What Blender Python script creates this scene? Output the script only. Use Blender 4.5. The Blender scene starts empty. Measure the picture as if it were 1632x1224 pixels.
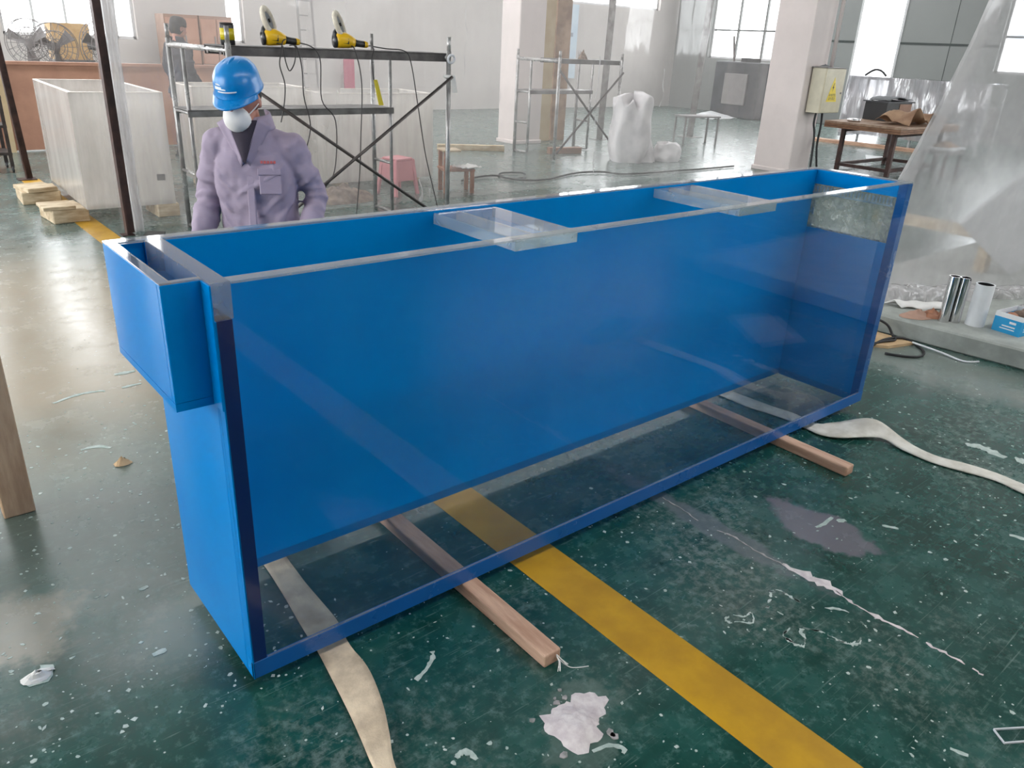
import bpy, bmesh, math, random
from mathutils import Vector, Matrix, noise as mnoise
random.seed(7)
S = bpy.context.scene
COL = S.collection
rad = math.radians

# ------------------------------------------------------------------ camera
cam_d = bpy.data.cameras.new('camera'); cam = bpy.data.objects.new('camera', cam_d); COL.objects.link(cam)
cam_d.sensor_width = 36.0; cam_d.lens = 1250.15 / 1632 * 36.0; cam_d.clip_end = 200; cam_d.clip_start = 0.05
YAW, PITCH, ROLL = 0.7065, 0.4099, 0.0489
fw = Vector((math.sin(YAW) * math.cos(PITCH), math.cos(YAW) * math.cos(PITCH), -math.sin(PITCH)))
rt0 = Vector((math.cos(YAW), -math.sin(YAW), 0)); up0 = rt0.cross(fw)
rt = rt0 * math.cos(ROLL) + up0 * math.sin(ROLL); up = up0 * math.cos(ROLL) - rt0 * math.sin(ROLL)
mw = Matrix((rt, up, -fw)).transposed().to_4x4(); mw.translation = Vector((-0.5471, -1.6489, 1.65))
cam.matrix_world = mw
S.camera = cam

# ------------------------------------------------------------------ world, light, exposure
SKY = 1.0
W = bpy.data.worlds.new('overcast_sky'); S.world = W; W.use_nodes = True
bg = W.node_tree.nodes['Background']; bg.inputs[0].default_value = (0.97, 0.98, 1.0, 1); bg.inputs[1].default_value = SKY
S.view_settings.view_transform = 'Standard'; S.view_settings.look = 'None'
S.view_settings.gamma = 1; S.view_settings.use_curve_mapping = False
S.view_settings.exposure = 3.25
S.cycles.use_denoising = True
S.cycles.transparent_max_bounces = 24; S.cycles.max_bounces = 6; S.cycles.diffuse_bounces = 3; S.cycles.glossy_bounces = 3; S.cycles.adaptive_threshold = 0.03
S.cycles.sample_clamp_indirect = 6

XL, XR, YF, YB, ZC = -7.5, 20.5, -9.0, 15.9, 6.4          # the hall
# window and door openings: (wall, a0, a1, z0, z1)
OPEN = [('L', -0.6, 6.2, 0.4, 5.4), ('L', 7.4, 12.6, 0.4, 4.8),
        ('B', 2.15, 3.76, 1.38, 5.2), ('B', 4.05, 4.42, 1.38, 5.2), ('B', 6.2, 6.58, 1.38, 5.2), ('B', 15.4, 19.6, 2.74, 5.2), ('B', -5.5, 1.0, 1.38, 5.2),
        ('R', 11.9, 14.6, 1.5, 4.6), ('R', 8.72, 9.93, 0.0, 4.6), ('R', -4.0, 3.0, 1.5, 4.6), ('R', 4.2, 6.4, 1.5, 4.6),
       
        ('T', -6.0, 19.0, 8.4, 9.5), ('T', -6.0, 19.0, 12.2, 13.3), ('F', 7.0, 13.0, 2.6, 4.8),  # the front-wall window is unseen, added to lighten the tank interior
        ('T', -0.8, 19.0, -3.9, -2.6)]  # skylight strip added out of view to light the tank from the front
for (w, a0, a1, z0, z1) in OPEN:                            # daylight portals in the openings guide the sky light
    ld = bpy.data.lights.new('daylight_portal', 'AREA'); ld.shape = 'RECTANGLE'; ld.size = a1 - a0; ld.size_y = z1 - z0
    ld.cycles.is_portal = True
    lo = bpy.data.objects.new('daylight_portal', ld); COL.objects.link(lo)
    c, zc = (a0 + a1) / 2, (z0 + z1) / 2
    lo.location, d = {'L': ((XL - .05, c, zc), (1, 0, 0)), 'R': ((XR + .05, c, zc), (-1, 0, 0)), 'B': ((c, YB + .05, zc), (0, -1, 0)),
                      'F': ((c, YF - .05, zc), (0, 1, 0)), 'T': ((c, zc, ZC + .25), (0, 0, -1))}[w]
    lo.rotation_euler = Vector(d).to_track_quat('-Z', 'Y' if w == 'T' else 'Z').to_euler()

# ------------------------------------------------------------------ materials
MATS = {}
def srgb(r, g, b):
    f = lambda v: (v / 255 / 12.92) if v / 255 <= 0.04045 else ((v / 255 + 0.055) / 1.055) ** 2.4
    return (f(r), f(g), f(b), 1)
class NT:
    def __init__(s, name):
        s.m = bpy.data.materials.new(name); s.m.use_nodes = True; s.t = s.m.node_tree; s.n = s.t.nodes; s.l = s.t.links
        s.n.clear(); s.out = s.n.new('ShaderNodeOutputMaterial'); MATS[name] = s.m
    def new(s, typ, **k):
        x = s.n.new('ShaderNode' + typ)
        for a, v in k.items(): setattr(x, a, v)
        return x
    def set(s, node, **k):
        for a, v in k.items(): s.inp(node, a.replace('_', ' '), v)
        return node
    def inp(s, node, key, v):
        i = node.inputs[key]
        if hasattr(v, 'is_linked') or isinstance(v, bpy.types.NodeSocket): s.l.new(v, i)
        else: i.default_value = v
    def math(s, op, a, b=None, clamp=False):
        x = s.new('Math', operation=op, use_clamp=clamp); s.inp(x, 0, a)
        if b is not None: s.inp(x, 1, b)
        return x.outputs[0]
    def coord(s): 
        if not hasattr(s, '_c'): s._c = s.new('TexCoord').outputs['Object']
        return s._c
    def mapping(s, scale=(1, 1, 1), rot=(0, 0, 0), loc=(0, 0, 0)):
        x = s.new('Mapping'); s.l.new(s.coord(), x.inputs[0]); x.inputs['Scale'].default_value = scale; x.inputs['Rotation'].default_value = rot; x.inputs['Location'].default_value = loc
        return x.outputs[0]
    def noise(s, scale, detail=4, rough=0.55, vec=None, dist=0.0):
        x = s.new('TexNoise'); s.l.new(vec or s.coord(), x.inputs['Vector']); x.inputs['Scale'].default_value = scale
        x.inputs['Detail'].default_value = detail; x.inputs['Roughness'].default_value = rough; x.inputs['Distortion'].default_value = dist
        return x.outputs['Fac']
    def ramp(s, fac, lo, hi, a=0.0, b=1.0, smooth=True):
        x = s.new('MapRange', interpolation_type='SMOOTHSTEP' if smooth else 'LINEAR'); s.l.new(fac, x.inputs[0])
        x.inputs[1].default_value = lo; x.inputs[2].default_value = hi; x.inputs[3].default_value = a; x.inputs[4].default_value = b
        return x.outputs[0]
    def mix(s, fac, a, b):
        x = s.new('Mix', data_type='RGBA'); s.inp(x, 0, fac); s.inp(x, 6, a); s.inp(x, 7, b); return x.outputs[2]
    def bump(s, h, strength=0.2, dist=0.01):
        x = s.new('Bump'); s.l.new(h, x.inputs['Height']); x.inputs['Strength'].default_value = strength; x.inputs['Distance'].default_value = dist; return x.outputs[0]
    def princ(s, color, rough=0.5, metal=0.0, normal=None, spec=None, coat=0.0):
        x = s.new('BsdfPrincipled'); s.inp(x, 'Base Color', color); s.inp(x, 'Roughness', rough); s.inp(x, 'Metallic', metal)
        if normal is not None: s.l.new(normal, x.inputs['Normal'])
        if spec is not None: x.inputs['Specular IOR Level'].default_value = spec
        if coat: x.inputs['Coat Weight'].default_value = coat; x.inputs['Coat Roughness'].default_value = 0.08
        return x.outputs[0]
    def schlick(s, f0=0.04, normal=None):
        g = s.new('NewGeometry'); d = s.new('VectorMath', operation='DOT_PRODUCT'); s.l.new(g.outputs['Incoming'], d.inputs[0]); s.l.new(normal or g.outputs['Normal'], d.inputs[1])
        c = s.math('ABSOLUTE', d.outputs['Value']); k = s.math('POWER', s.math('SUBTRACT', 1.0, c, True), 5.0)
        return s.math('ADD', s.math('MULTIPLY', k, 1 - f0), f0, True)
    def mixsh(s, fac, a, b):
        x = s.new('MixShader'); s.inp(x, 0, fac); s.l.new(a, x.inputs[1]); s.l.new(b, x.inputs[2]); return x.outputs[0]
    def done(s, sh): s.l.new(sh, s.out.inputs[0]); return s.m

def mat(name, rgb, rough=0.5, metal=0.0, var=0.12, nscale=6.0, bump=0.0, bscale=40.0, rgb2=None, coat=0.0, stretch=(1, 1, 1), spec=None):
    """plain procedural surface: noise between two tones of the thing's own colour, fine relief"""
    t = NT(name); c = srgb(*rgb)
    d = srgb(*rgb2) if rgb2 else tuple(v * (1 - var) for v in c[:3]) + (1,)
    v = t.mapping(scale=stretch)
    n = t.ramp(t.noise(nscale, 5, 0.6, v), 0.3, 0.7)
    nm = t.bump(t.noise(bscale, 3, 0.6, v), bump, 0.004) if bump else None
    r = t.math('ADD', t.math('MULTIPLY', n, 0.12), rough - 0.06, True)
    return t.done(t.princ(t.mix(n, c, d), r, metal, nm, spec, coat))

def clear(name, tint=(0.93, 0.97, 0.97), haze=0.03, hazecol=(0.8, 0.82, 0.82), f0=0.04, rough=0.02, wave=0.0, wscale=1.5, hscale=1.3, hvar=0.6, wstretch=(1, 1, 1), trans=0.5):
    """clear plastic: see-through, Fresnel gloss, a little milky scatter"""
    t = NT(name)
    nm = t.bump(t.noise(wscale, 3, 0.5, t.mapping(scale=wstretch)), wave, 0.05) if wave else None
    tr = t.new('BsdfTransparent'); tr.inputs[0].default_value = (*tint, 1)
    df = t.new('BsdfDiffuse'); df.inputs[0].default_value = (*hazecol, 1)
    tl = t.new('BsdfTranslucent'); tl.inputs[0].default_value = (*hazecol, 1)
    if nm: t.l.new(nm, df.inputs['Normal']); t.l.new(nm, tl.inputs['Normal'])
    sc = t.mixsh(trans, df.outputs[0], tl.outputs[0])
    h = t.ramp(t.noise(hscale, 5, 0.6, t.mapping(scale=wstretch)), 0.3, 0.75, haze * (1 - hvar), haze * (1 + hvar))
    body = t.mixsh(h, tr.outputs[0], sc)
    gl = t.new('BsdfGlossy'); gl.inputs['Roughness'].default_value = rough
    if nm: t.l.new(nm, gl.inputs['Normal'])
    return t.done(t.mixsh(t.schlick(f0, nm), body, gl.outputs[0]))

mat('wall_paint', (196, 190, 186), 0.8, nscale=0.6, var=0.1)
mat('panel_grey', (138, 140, 138), 0.6, nscale=0.8, var=0.08)
mat('roof_sheet', (150, 152, 150), 0.7, nscale=0.5)
mat('frame_white', (205, 205, 205), 0.4)
mat('seam_dark', (60, 66, 64), 0.5)
mat('column_paint', (228, 216, 212), 0.65, nscale=1.2, var=0.1, bump=0.1, bscale=8)
clear('window_glass', haze=0.01, tint=(0.97, 0.98, 0.98))
clear('acrylic_clear', tint=(0.97, 0.988, 0.992), haze=0.003, hazecol=(0.7, 0.75, 0.78), hscale=4, f0=0.012)
clear('acrylic_base', tint=(0.93, 0.94, 0.95), haze=0.05, hazecol=(0.55, 0.60, 0.62), hscale=5, hvar=0.8)
clear('acrylic_edge', tint=(0.90, 0.94, 0.95), haze=0.30, hazecol=(0.80, 0.84, 0.86), rough=0.05, hscale=5, hvar=0.3, f0=0.22)
clear('acrylic_weir', tint=(0.80, 0.82, 0.84), haze=0.32, hazecol=(0.62, 0.63, 0.68), rough=0.06, hscale=3, hvar=0.4)
clear('acrylic_murky', tint=(0.80, 0.81, 0.78), haze=0.5, hazecol=(0.48, 0.51, 0.46), rough=0.1, hscale=18, hvar=0.8)
clear('film_curtain', tint=(0.95, 0.94, 0.935), haze=0.23, hazecol=(0.84, 0.805, 0.79), wave=0.5, wscale=1.4, hscale=0.5, hvar=0.35, rough=0.06, wstretch=(1.6, 1, 0.35))
clear('film_bundle', tint=(0.85, 0.85, 0.85), haze=0.55, hazecol=(0.78, 0.76, 0.76), wave=0.6, wscale=6, hscale=3, hvar=0.5, rough=0.1, wstretch=(2, 2, 0.3))
clear('film_heavy', tint=(0.9, 0.89, 0.89), haze=0.62, hazecol=(0.66, 0.65, 0.65), wave=0.5, wscale=2.2, hscale=1.1, hvar=0.4, rough=0.08, wstretch=(1, 1, 0.7))
clear('film_silver', tint=(0.6, 0.6, 0.62), haze=0.7, hazecol=(0.55, 0.54, 0.57), wave=0.9, wscale=2.0, hscale=2, hvar=0.3, rough=0.12, f0=0.2, wstretch=(1, 3, 0.5), trans=0.3)
clear('frosted', tint=(0.85, 0.84, 0.82), haze=0.62, hazecol=(0.86, 0.83, 0.80), rough=0.25, hscale=1.5, hvar=0.3, wstretch=(3, 3, 0.5))
mat('frosted_edge', (240, 232, 222), 0.4)

t = NT('blue_acrylic')                                     # blue painted acrylic, faint scuffs
n1 = t.ramp(t.noise(2.5, 5, 0.6), 0.3, 0.75); sc = t.ramp(t.noise(7, 8, 0.7, t.mapping(scale=(1, 1, 0.25), rot=(0.3, 0.2, 0))), 0.62, 0.8, 0, 0.05)
col = t.mix(sc, t.mix(n1, srgb(0, 131, 206), srgb(0, 123, 199)), srgb(120, 190, 230))
t.done(t.princ(col, t.ramp(n1, 0, 1, 0.10, 0.18, False), spec=0.07))
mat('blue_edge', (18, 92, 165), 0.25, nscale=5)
mat('navy_edge', (10, 40, 100), 0.2, nscale=5)
mat('yellow_line', (196, 150, 28), 0.42, rgb2=(172, 128, 24), nscale=5, bump=0.1)
mat('pine', (214, 176, 150), 0.6, rgb2=(176, 136, 112), nscale=5, stretch=(6, 0.8, 6), bump=0.25, bscale=18)
mat('pine_block', (214, 196, 166), 0.7, rgb2=(168, 144, 112), nscale=5, stretch=(1, 3, 4), bump=0.25, bscale=10)
mat('old_timber', (206, 172, 138), 0.7, rgb2=(170, 136, 106), nscale=4, stretch=(5, 5, 0.8), bump=0.3, bscale=14)
mat('plywood', (168, 142, 120), 0.6, rgb2=(136, 108, 88), nscale=3, stretch=(1, 4, 1))
mat('plywood_edge', (150, 112, 86), 0.7, rgb2=(108, 76, 56), nscale=10, stretch=(1, 1, 14))
mat('webbing', (226, 206, 178), 0.85, rgb2=(176, 158, 136), nscale=9, bump=0.4, bscale=160)
mat('webbing_white', (224, 220, 210), 0.85, rgb2=(190, 184, 170), nscale=9, bump=0.4, bscale=160)
mat('rust_steel', (84, 60, 54), 0.55, rgb2=(56, 42, 40), nscale=8, metal=0.2)
mat('galv_pipe', (196, 194, 192), 0.3, metal=0.45, rgb2=(140, 136, 134), nscale=5)
mat('dark_pipe', (96, 88, 86), 0.42, metal=0.5, rgb2=(70, 64, 62), nscale=6)
mat('plank_steel', (132, 130, 128), 0.45, metal=0.5, rgb2=(100, 96, 94), nscale=6)
mat('plank_top', (100, 96, 94), 0.5, metal=0.4, rgb2=(74, 70, 70), nscale=6)
mat('rubber_black', (26, 26, 28), 0.5)
mat('cable', (52, 48, 48), 0.5)
mat('black_plastic', (34, 34, 36), 0.4)
mat('tool_yellow', (236, 186, 24), 0.35, nscale=8)
mat('can_yellow', (206, 186, 20), 0.35)
mat('wool', (232, 224, 208), 0.95, bump=0.8, bscale=120, rgb2=(196, 186, 168), nscale=20)
mat('white_cloth', (228, 226, 222), 0.85, bump=0.4, bscale=60)
mat('white_plastic', (226, 228, 230), 0.35)
mat('mask_white', (236, 232, 228), 0.8, bump=0.15, bscale=60)
mat('helmet_blue', (0, 128, 200), 0.3, nscale=4, coat=0.1)
mat('jacket', (160, 146, 164), 0.85, rgb2=(154, 140, 158), nscale=4, bump=0.9, bscale=8, stretch=(1, 1, 2.6))
mat('trousers', (96, 92, 108), 0.85, bump=0.4, bscale=9)
mat('undershirt', (58, 50, 62), 0.9)
mat('skin', (188, 132, 112), 0.55, rgb2=(168, 112, 96), nscale=6)
mat('hair', (28, 24, 24), 0.7)
mat('dark_cloth', (52, 50, 56), 0.9, bump=0.4, bscale=9)
mat('red_print', (200, 96, 96), 0.8)
mat('tape_white', (224, 224, 228), 0.4)
mat('chrome', (214, 212, 212), 0.12, metal=1.0, var=0.05)
mat('box_cyan', (10, 150, 205), 0.5)
mat('box_white', (230, 232, 234), 0.6)
mat('cream_enamel', (206, 196, 168), 0.4)
mat('cream_enamel_side', (214, 206, 184), 0.4)
mat('sign_yellow', (245, 215, 30), 0.45)
mat('sign_black', (30, 30, 28), 0.5)
mat('cardboard', (206, 176, 136), 0.8, rgb2=(186, 154, 116), nscale=6)
mat('kraft', (178, 146, 118), 0.8, rgb2=(140, 108, 86), nscale=4, bump=0.4, bscale=14)
mat('brown_board', (186, 140, 116), 0.6, rgb2=(164, 120, 100), nscale=2)
mat('beige_board', (206, 188, 156), 0.7, rgb2=(190, 166, 130), nscale=2)
mat('cabinet_brown', (150, 116, 96), 0.6)
mat('pink_plastic', (226, 150, 156), 0.4)
mat('stool_wood', (176, 122, 92), 0.65, rgb2=(140, 92, 68), nscale=8)
mat('bag_white', (226, 222, 222), 0.6, bump=0.5, bscale=7, rgb2=(204, 200, 202), nscale=4)
mat('debris_brown', (142, 122, 106), 0.9, rgb2=(90, 74, 66), nscale=14, bump=0.5, bscale=30)
mat('concrete_kerb', (168, 172, 166), 0.7, rgb2=(142, 146, 140), nscale=5, bump=0.15, bscale=40)
mat('plaster', (222, 214, 212), 0.85, rgb2=(196, 184, 186), nscale=30, bump=0.7, bscale=60)
mat('plaster_thin', (176, 168, 168), 0.85, rgb2=(120, 124, 120), nscale=40)
mat('chip_white', (196, 206, 200), 0.6, rgb2=(150, 168, 160), nscale=30)
mat('chip_grey', (112, 126, 120), 0.7, rgb2=(70, 96, 88), nscale=40)
mat('fan_grey', (132, 128, 127), 0.5)
mat('banner', (196, 206, 214), 0.6, rgb2=(176, 192, 206), nscale=1)
mat('banner_ink', (150, 158, 166), 0.6)
mat('machine_dark', (70, 72, 76), 0.5, rgb2=(52, 54, 58), nscale=3)
mat('magenta_panel', (176, 70, 96), 0.6)
mat('grey_cloth', (120, 122, 124), 0.8, bump=0.5, bscale=20)
mat('brown_glove', (176, 142, 124), 0.85, bump=0.5, bscale=30)
mat('facade_white', (225, 226, 228), 0.7)
mat('facade_glass', (150, 158, 170), 0.3)
mat('asphalt', (170, 170, 168), 0.9, nscale=1)

# floor: worn green epoxy
t = NT('green_epoxy')
big = t.noise(0.9, 3, 0.62); mid = t.noise(4.5, 5, 0.68); fine = t.noise(26, 4, 0.72)
c = t.mix(t.ramp(mid, 0.30, 0.75), srgb(9, 54, 46), srgb(27, 80, 72))
c = t.mix(t.ramp(fine, 0.50, 0.74, 0, 0.5), c, srgb(96, 132, 126))
c = t.mix(t.math('MULTIPLY', t.ramp(big, 0.5, 0.72, 0, 0.5), t.ramp(fine, 0.40, 0.62)), c, srgb(120, 130, 122))
for ang, sc_, lo in ((0.5, 1.2, 0.645), (2.2, 1.5, 0.64), (1.3, 0.9, 0.645)):         # drag scratches
    s_ = t.noise(3.0, 2, 0.7, t.mapping(scale=(sc_, 34, 1), rot=(0, 0, ang)), 0.4)
    c = t.mix(t.ramp(s_, lo, lo + 0.1, 0, 0.32), c, srgb(126, 150, 142))
def fpatch(c, cx, cy, rx, ry, rot, color, k=1.0, soft=0.25, amp=0.5, ns=6.0):
    v = t.new('VectorMath', operation='SUBTRACT'); t.l.new(t.coord(), v.inputs[0]); v.inputs[1].default_value = (cx, cy, 0)
    r_ = t.new('VectorRotate', rotation_type='Z_AXIS'); t.l.new(v.outputs[0], r_.inputs['Vector']); r_.inputs['Angle'].default_value = -rot
    m_ = t.new('VectorMath', operation='MULTIPLY'); t.l.new(r_.outputs[0], m_.inputs[0]); m_.inputs[1].default_value = (1 / rx, 1 / ry, 0)
    ln = t.new('VectorMath', operation='LENGTH'); t.l.new(m_.outputs[0], ln.inputs[0])
    d = t.math('ADD', ln.outputs['Value'], t.math('MULTIPLY', t.math('SUBTRACT', (fine if ns > 15 else mid if ns > 3 else big), 0.5), amp))
    return t.mix(t.ramp(d, 1 - soft, 1 + soft, k, 0), c, color)
c = fpatch(c, 2.04, -0.49, 0.115, 0.225, 0.15, srgb(108, 104, 112), 0.85, 0.12, 1.8, 14)      # grey filler patch
c = fpatch(c, 1.69, -0.30, 0.05, 0.42, 0.0, srgb(100, 106, 108), 0.7, 0.3, 3.0, 14)
c = fpatch(c, -0.47, 0.66, 0.20, 0.16, 0.3, srgb(172, 162, 146), 0.8, 0.3, 2.6, 9)           # dusty spots on the left
c = fpatch(c, -0.25, 1.55, 0.75, 1.1, 0.0, srgb(118, 126, 118), 0.55, 0.5, 1.3, 5)
c = fpatch(c, -0.05, 3.6, 1.1, 1.7, 0.0, srgb(186, 160, 124), 0.6, 0.5, 0.9, 2.2)  # dust tone, with the warm window glare painted into its colour
c = fpatch(c, 0.64, -0.60, 0.15, 0.11, 0.3, srgb(96, 114, 106), 0.5, 0.15, 3.0, 14)
c = fpatch(c, -0.02, 0.38, 0.22, 0.14, 0.6, srgb(128, 142, 136), 0.5, 0.5, 1.6, 20)
c = fpatch(c, 4.2, 0.1, 0.32, 0.75, 0.0, srgb(150, 154, 148), 0.5, 0.5, 1.2, 6)
c = fpatch(c, 9.0, 10.0, 14.0, 6.5, 0.0, srgb(132, 140, 136), 0.5, 0.4, 0.6, 0.6)
for sc_, th, k in ((9.0, 0.050, 0.9), (24.0, 0.085, 0.8)):                                      # paint specks
    vo = t.new('TexVoronoi', feature='F1'); t.l.new(t.mapping(rot=(0, 0, 0.4)), vo.inputs['Vector']); vo.inputs['Scale'].default_value = sc_
    sep = t.new('SeparateColor'); t.l.new(vo.outputs['Color'], sep.inputs[0])
    d = t.math('ADD', vo.outputs['Distance'], t.math('MULTIPLY', t.math('SUBTRACT', fine, 0.5), 0.12))
    on = t.math('MULTIPLY', t.ramp(d, th * 0.8, th * 1.2, 1, 0), t.ramp(sep.outputs[0], 0.70, 0.72, 0, k))
    c = t.mix(on, c, srgb(190, 204, 196))
rgh = t.math('ADD', t.math('MULTIPLY', mid, 0.30), 0.10, True)
t.done(t.princ(c, rgh, 0, t.bump(fine, 0.05, 0.004), spec=0.5))

# ------------------------------------------------------------------ geometry helpers
class MB:
    def __init__(s): s.v = []; s.f = []
    def add(s, vs, fs):
        o = len(s.v); s.v += [tuple(v) for v in vs]; s.f += [tuple(i + o for i in f) for f in fs]; return s
    def box(s, x0, x1, y0, y1, z0, z1, M=None):
        vs = [Vector((x, y, z)) for z in (z0, z1) for y in (y0, y1) for x in (x0, x1)]
        if M: vs = [M @ v for v in vs]
        return s.add(vs, [(0, 2, 3, 1), (4, 5, 7, 6), (0, 1, 5, 4), (2, 6, 7, 3), (0, 4, 6, 2), (1, 3, 7, 5)])
    def beam(s, p0, p1, w, h, up=(0, 0, 1)):
        p0, p1 = Vector(p0), Vector(p1); d = (p1 - p0).normalized(); u = Vector(up)
        if abs(d.dot(u)) > 0.98: u = Vector((0, 1, 0))
        a = d.cross(u).normalized(); b = a.cross(d).normalized()
        vs = [p + a * x * w / 2 + b * y * h / 2 for p in (p0, p1) for x, y in ((-1, -1), (1, -1), (1, 1), (-1, 1))]
        return s.add(vs, [(3, 2, 1, 0), (4, 5, 6, 7), (0, 1, 5, 4), (1, 2, 6, 5), (2, 3, 7, 6), (3, 0, 4, 7)])
    def tube(s, pts, r, n=8, closed=False, sq=None):
        pts = [Vector(p) for p in pts]; N = len(pts); rs = r if isinstance(r, (list, tuple)) else [r] * N
        vs = []; a = None
        for i, p in enumerate(pts):
            if closed: d = (pts[(i + 1) % N] - pts[i - 1])
            else: d = pts[min(i + 1, N - 1)] - pts[max(i - 1, 0)]
            d.normalize()
            if a is None: a = d.orthogonal().normalized()
            else:
                a = (a - d * a.dot(d)); a = a.normalized() if a.length > 1e-6 else d.orthogonal().normalized()
            b = d.cross(a)
            for k in range(n):
                q = 2 * math.pi * k / n; vs.append(p + (a * math.cos(q) + b * math.sin(q)) * rs[i])
        fs = []
        for i in range(N if closed else N - 1):
            j = (i + 1) % N
            for k in range(n): l = (k + 1) % n; fs.append((i * n + k, i * n + l, j * n + l, j * n + k))
        if not closed: fs += [tuple(range(n - 1, -1, -1)), tuple((N - 1) * n + k for k in range(n))]
        return s.add(vs, fs)
    def cyl(s, p0, p1, r, r1=None, n=12): return s.tube([p0, p1], [r, r if r1 is None else r1], n)
    def ring(s, c, R, r, axis=(0, 0, 1), n=20, m=8, sx=1.0):
        ax = Vector(axis).normalized(); a = ax.orthogonal().normalized(); b = ax.cross(a); c = Vector(c)
        return s.tube([c + (a * math.cos(2 * math.pi * k / n) + b * math.sin(2 * math.pi * k / n) * sx) * R for k in range(n)], r, m, True)
    def lathe(s, prof, c=(0, 0, 0), n=20, sx=1.0, sy=1.0, M=None):
        vs = []; c = Vector(c)
        for r, z in prof:
            for k in range(n):
                q = 2 * math.pi * k / n; vs.append(Vector((r * math.cos(q) * sx, r * math.sin(q) * sy, z)))
        if M: vs = [M @ v for v in vs]
        vs = [v + c for v in vs]; fs = []
        for i in range(len(prof) - 1):
            for k in range(n): l = (k + 1) % n; fs.append((i * n + k, i * n + l, (i + 1) * n + l, (i + 1) * n + k))
        fs += [tuple(range(n - 1, -1, -1)), tuple((len(prof) - 1) * n + k for k in range(n))]
        return s.add(vs, fs)
    def ball(s, c, rx, ry=None, rz=None, n=14, m=9, M=None):
        ry = ry or rx; rz = rz or rx
        prof = [(math.sin(math.pi * i / m), -math.cos(math.pi * i / m)) for i in range(m + 1)]; prof[0] = (0.02, -1); prof[-1] = (0.02, 1)
        T = (M or Matrix.Identity(3)) @ Matrix.Diagonal((rx, ry, rz)); return s.lathe(prof, c, n, M=T)
    def prism(s, poly, z0, z1):
        n = len(poly); vs = [Vector((x, y, z)) for z in (z0, z1) for x, y in poly]
        return s.add(vs, [tuple(range(n - 1, -1, -1)), tuple(range(n, 2 * n))] + [(i, (i + 1) % n, n + (i + 1) % n, n + i) for i in range(n)])
    def grid(s, fn, nu, nv):
        vs = [fn(i / nu, j / nv) for j in range(nv + 1) for i in range(nu + 1)]; k = nu + 1
        return s.add(vs, [(j * k + i, j * k + i + 1, (j + 1) * k + i + 1, (j + 1) * k + i) for j in range(nv) for i in range(nu)])
    def sheet(s, fn, nu, nv, th):
        """grid with thickness th along z-ish normal"""
        o = len(s.v); s.grid(fn, nu, nv); m = len(s.v) - o
        return s
    def build(s, name, m, parent=None, loc=(0, 0, 0), smooth=False, bevel=0.0, rot=(0, 0, 0), solid=0.0, seg=1):
        me = bpy.data.meshes.new(name); me.from_pydata(s.v, [], s.f); me.validate(); me.update()
        b = bmesh.new(); b.from_mesh(me); bmesh.ops.recalc_face_normals(b, faces=b.faces); b.to_mesh(me); b.free()
        if smooth:
            for p in me.polygons: p.use_smooth = True
        me.materials.append(MATS[m]); o = bpy.data.objects.new(name, me); COL.objects.link(o); o.location = loc; o.rotation_euler = rot
        if parent: o.parent = parent
        if solid: q = o.modifiers.new('thickness', 'SOLIDIFY'); q.thickness = solid; q.offset = 0
        if bevel: q = o.modifiers.new('bevel', 'BEVEL'); q.width = bevel; q.segments = seg; q.limit_method = 'ANGLE'
        return o
def tag(o, label, cat, group=None):
    o['label'] = label; o['category'] = cat
    if group: o['group'] = group
    return o
def struct(o, label=None): 
    o['kind'] = 'structure'
    if label: o['label'] = label
    return o
def thing(name, label, cat, loc=(0, 0, 0), rz=0.0, group=None):
    o = bpy.data.objects.new(name, None); COL.objects.link(o); o.location = loc; o.rotation_euler = (0, 0, rz); o.empty_display_size = 0.1
    return tag(o, label, cat, group)
def copy_tree(o, parent=None):
    c = o.copy(); COL.objects.link(c); c.parent = parent
    for ch in list(o.children): copy_tree(ch, c)
    return c
def kids(o): return list(o.children)
def smoothpath(pts, k=6):
    P = [Vector(p) for p in pts]; out = []
    for i in range(len(P) - 1):
        p0, p1, p2, p3 = P[max(i - 1, 0)], P[i], P[i + 1], P[min(i + 2, len(P) - 1)]
        for j in range(k):
            t_ = j / k; out.append(0.5 * ((2 * p1) + (p2 - p0) * t_ + (2 * p0 - 5 * p1 + 4 * p2 - p3) * t_ ** 2 + (3 * p1 - p0 - 3 * p2 + p3) * t_ ** 3))
    return out + [P[-1]]
def fb(x, y, z=0.0): return mnoise.noise(Vector((x, y, z)))
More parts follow.
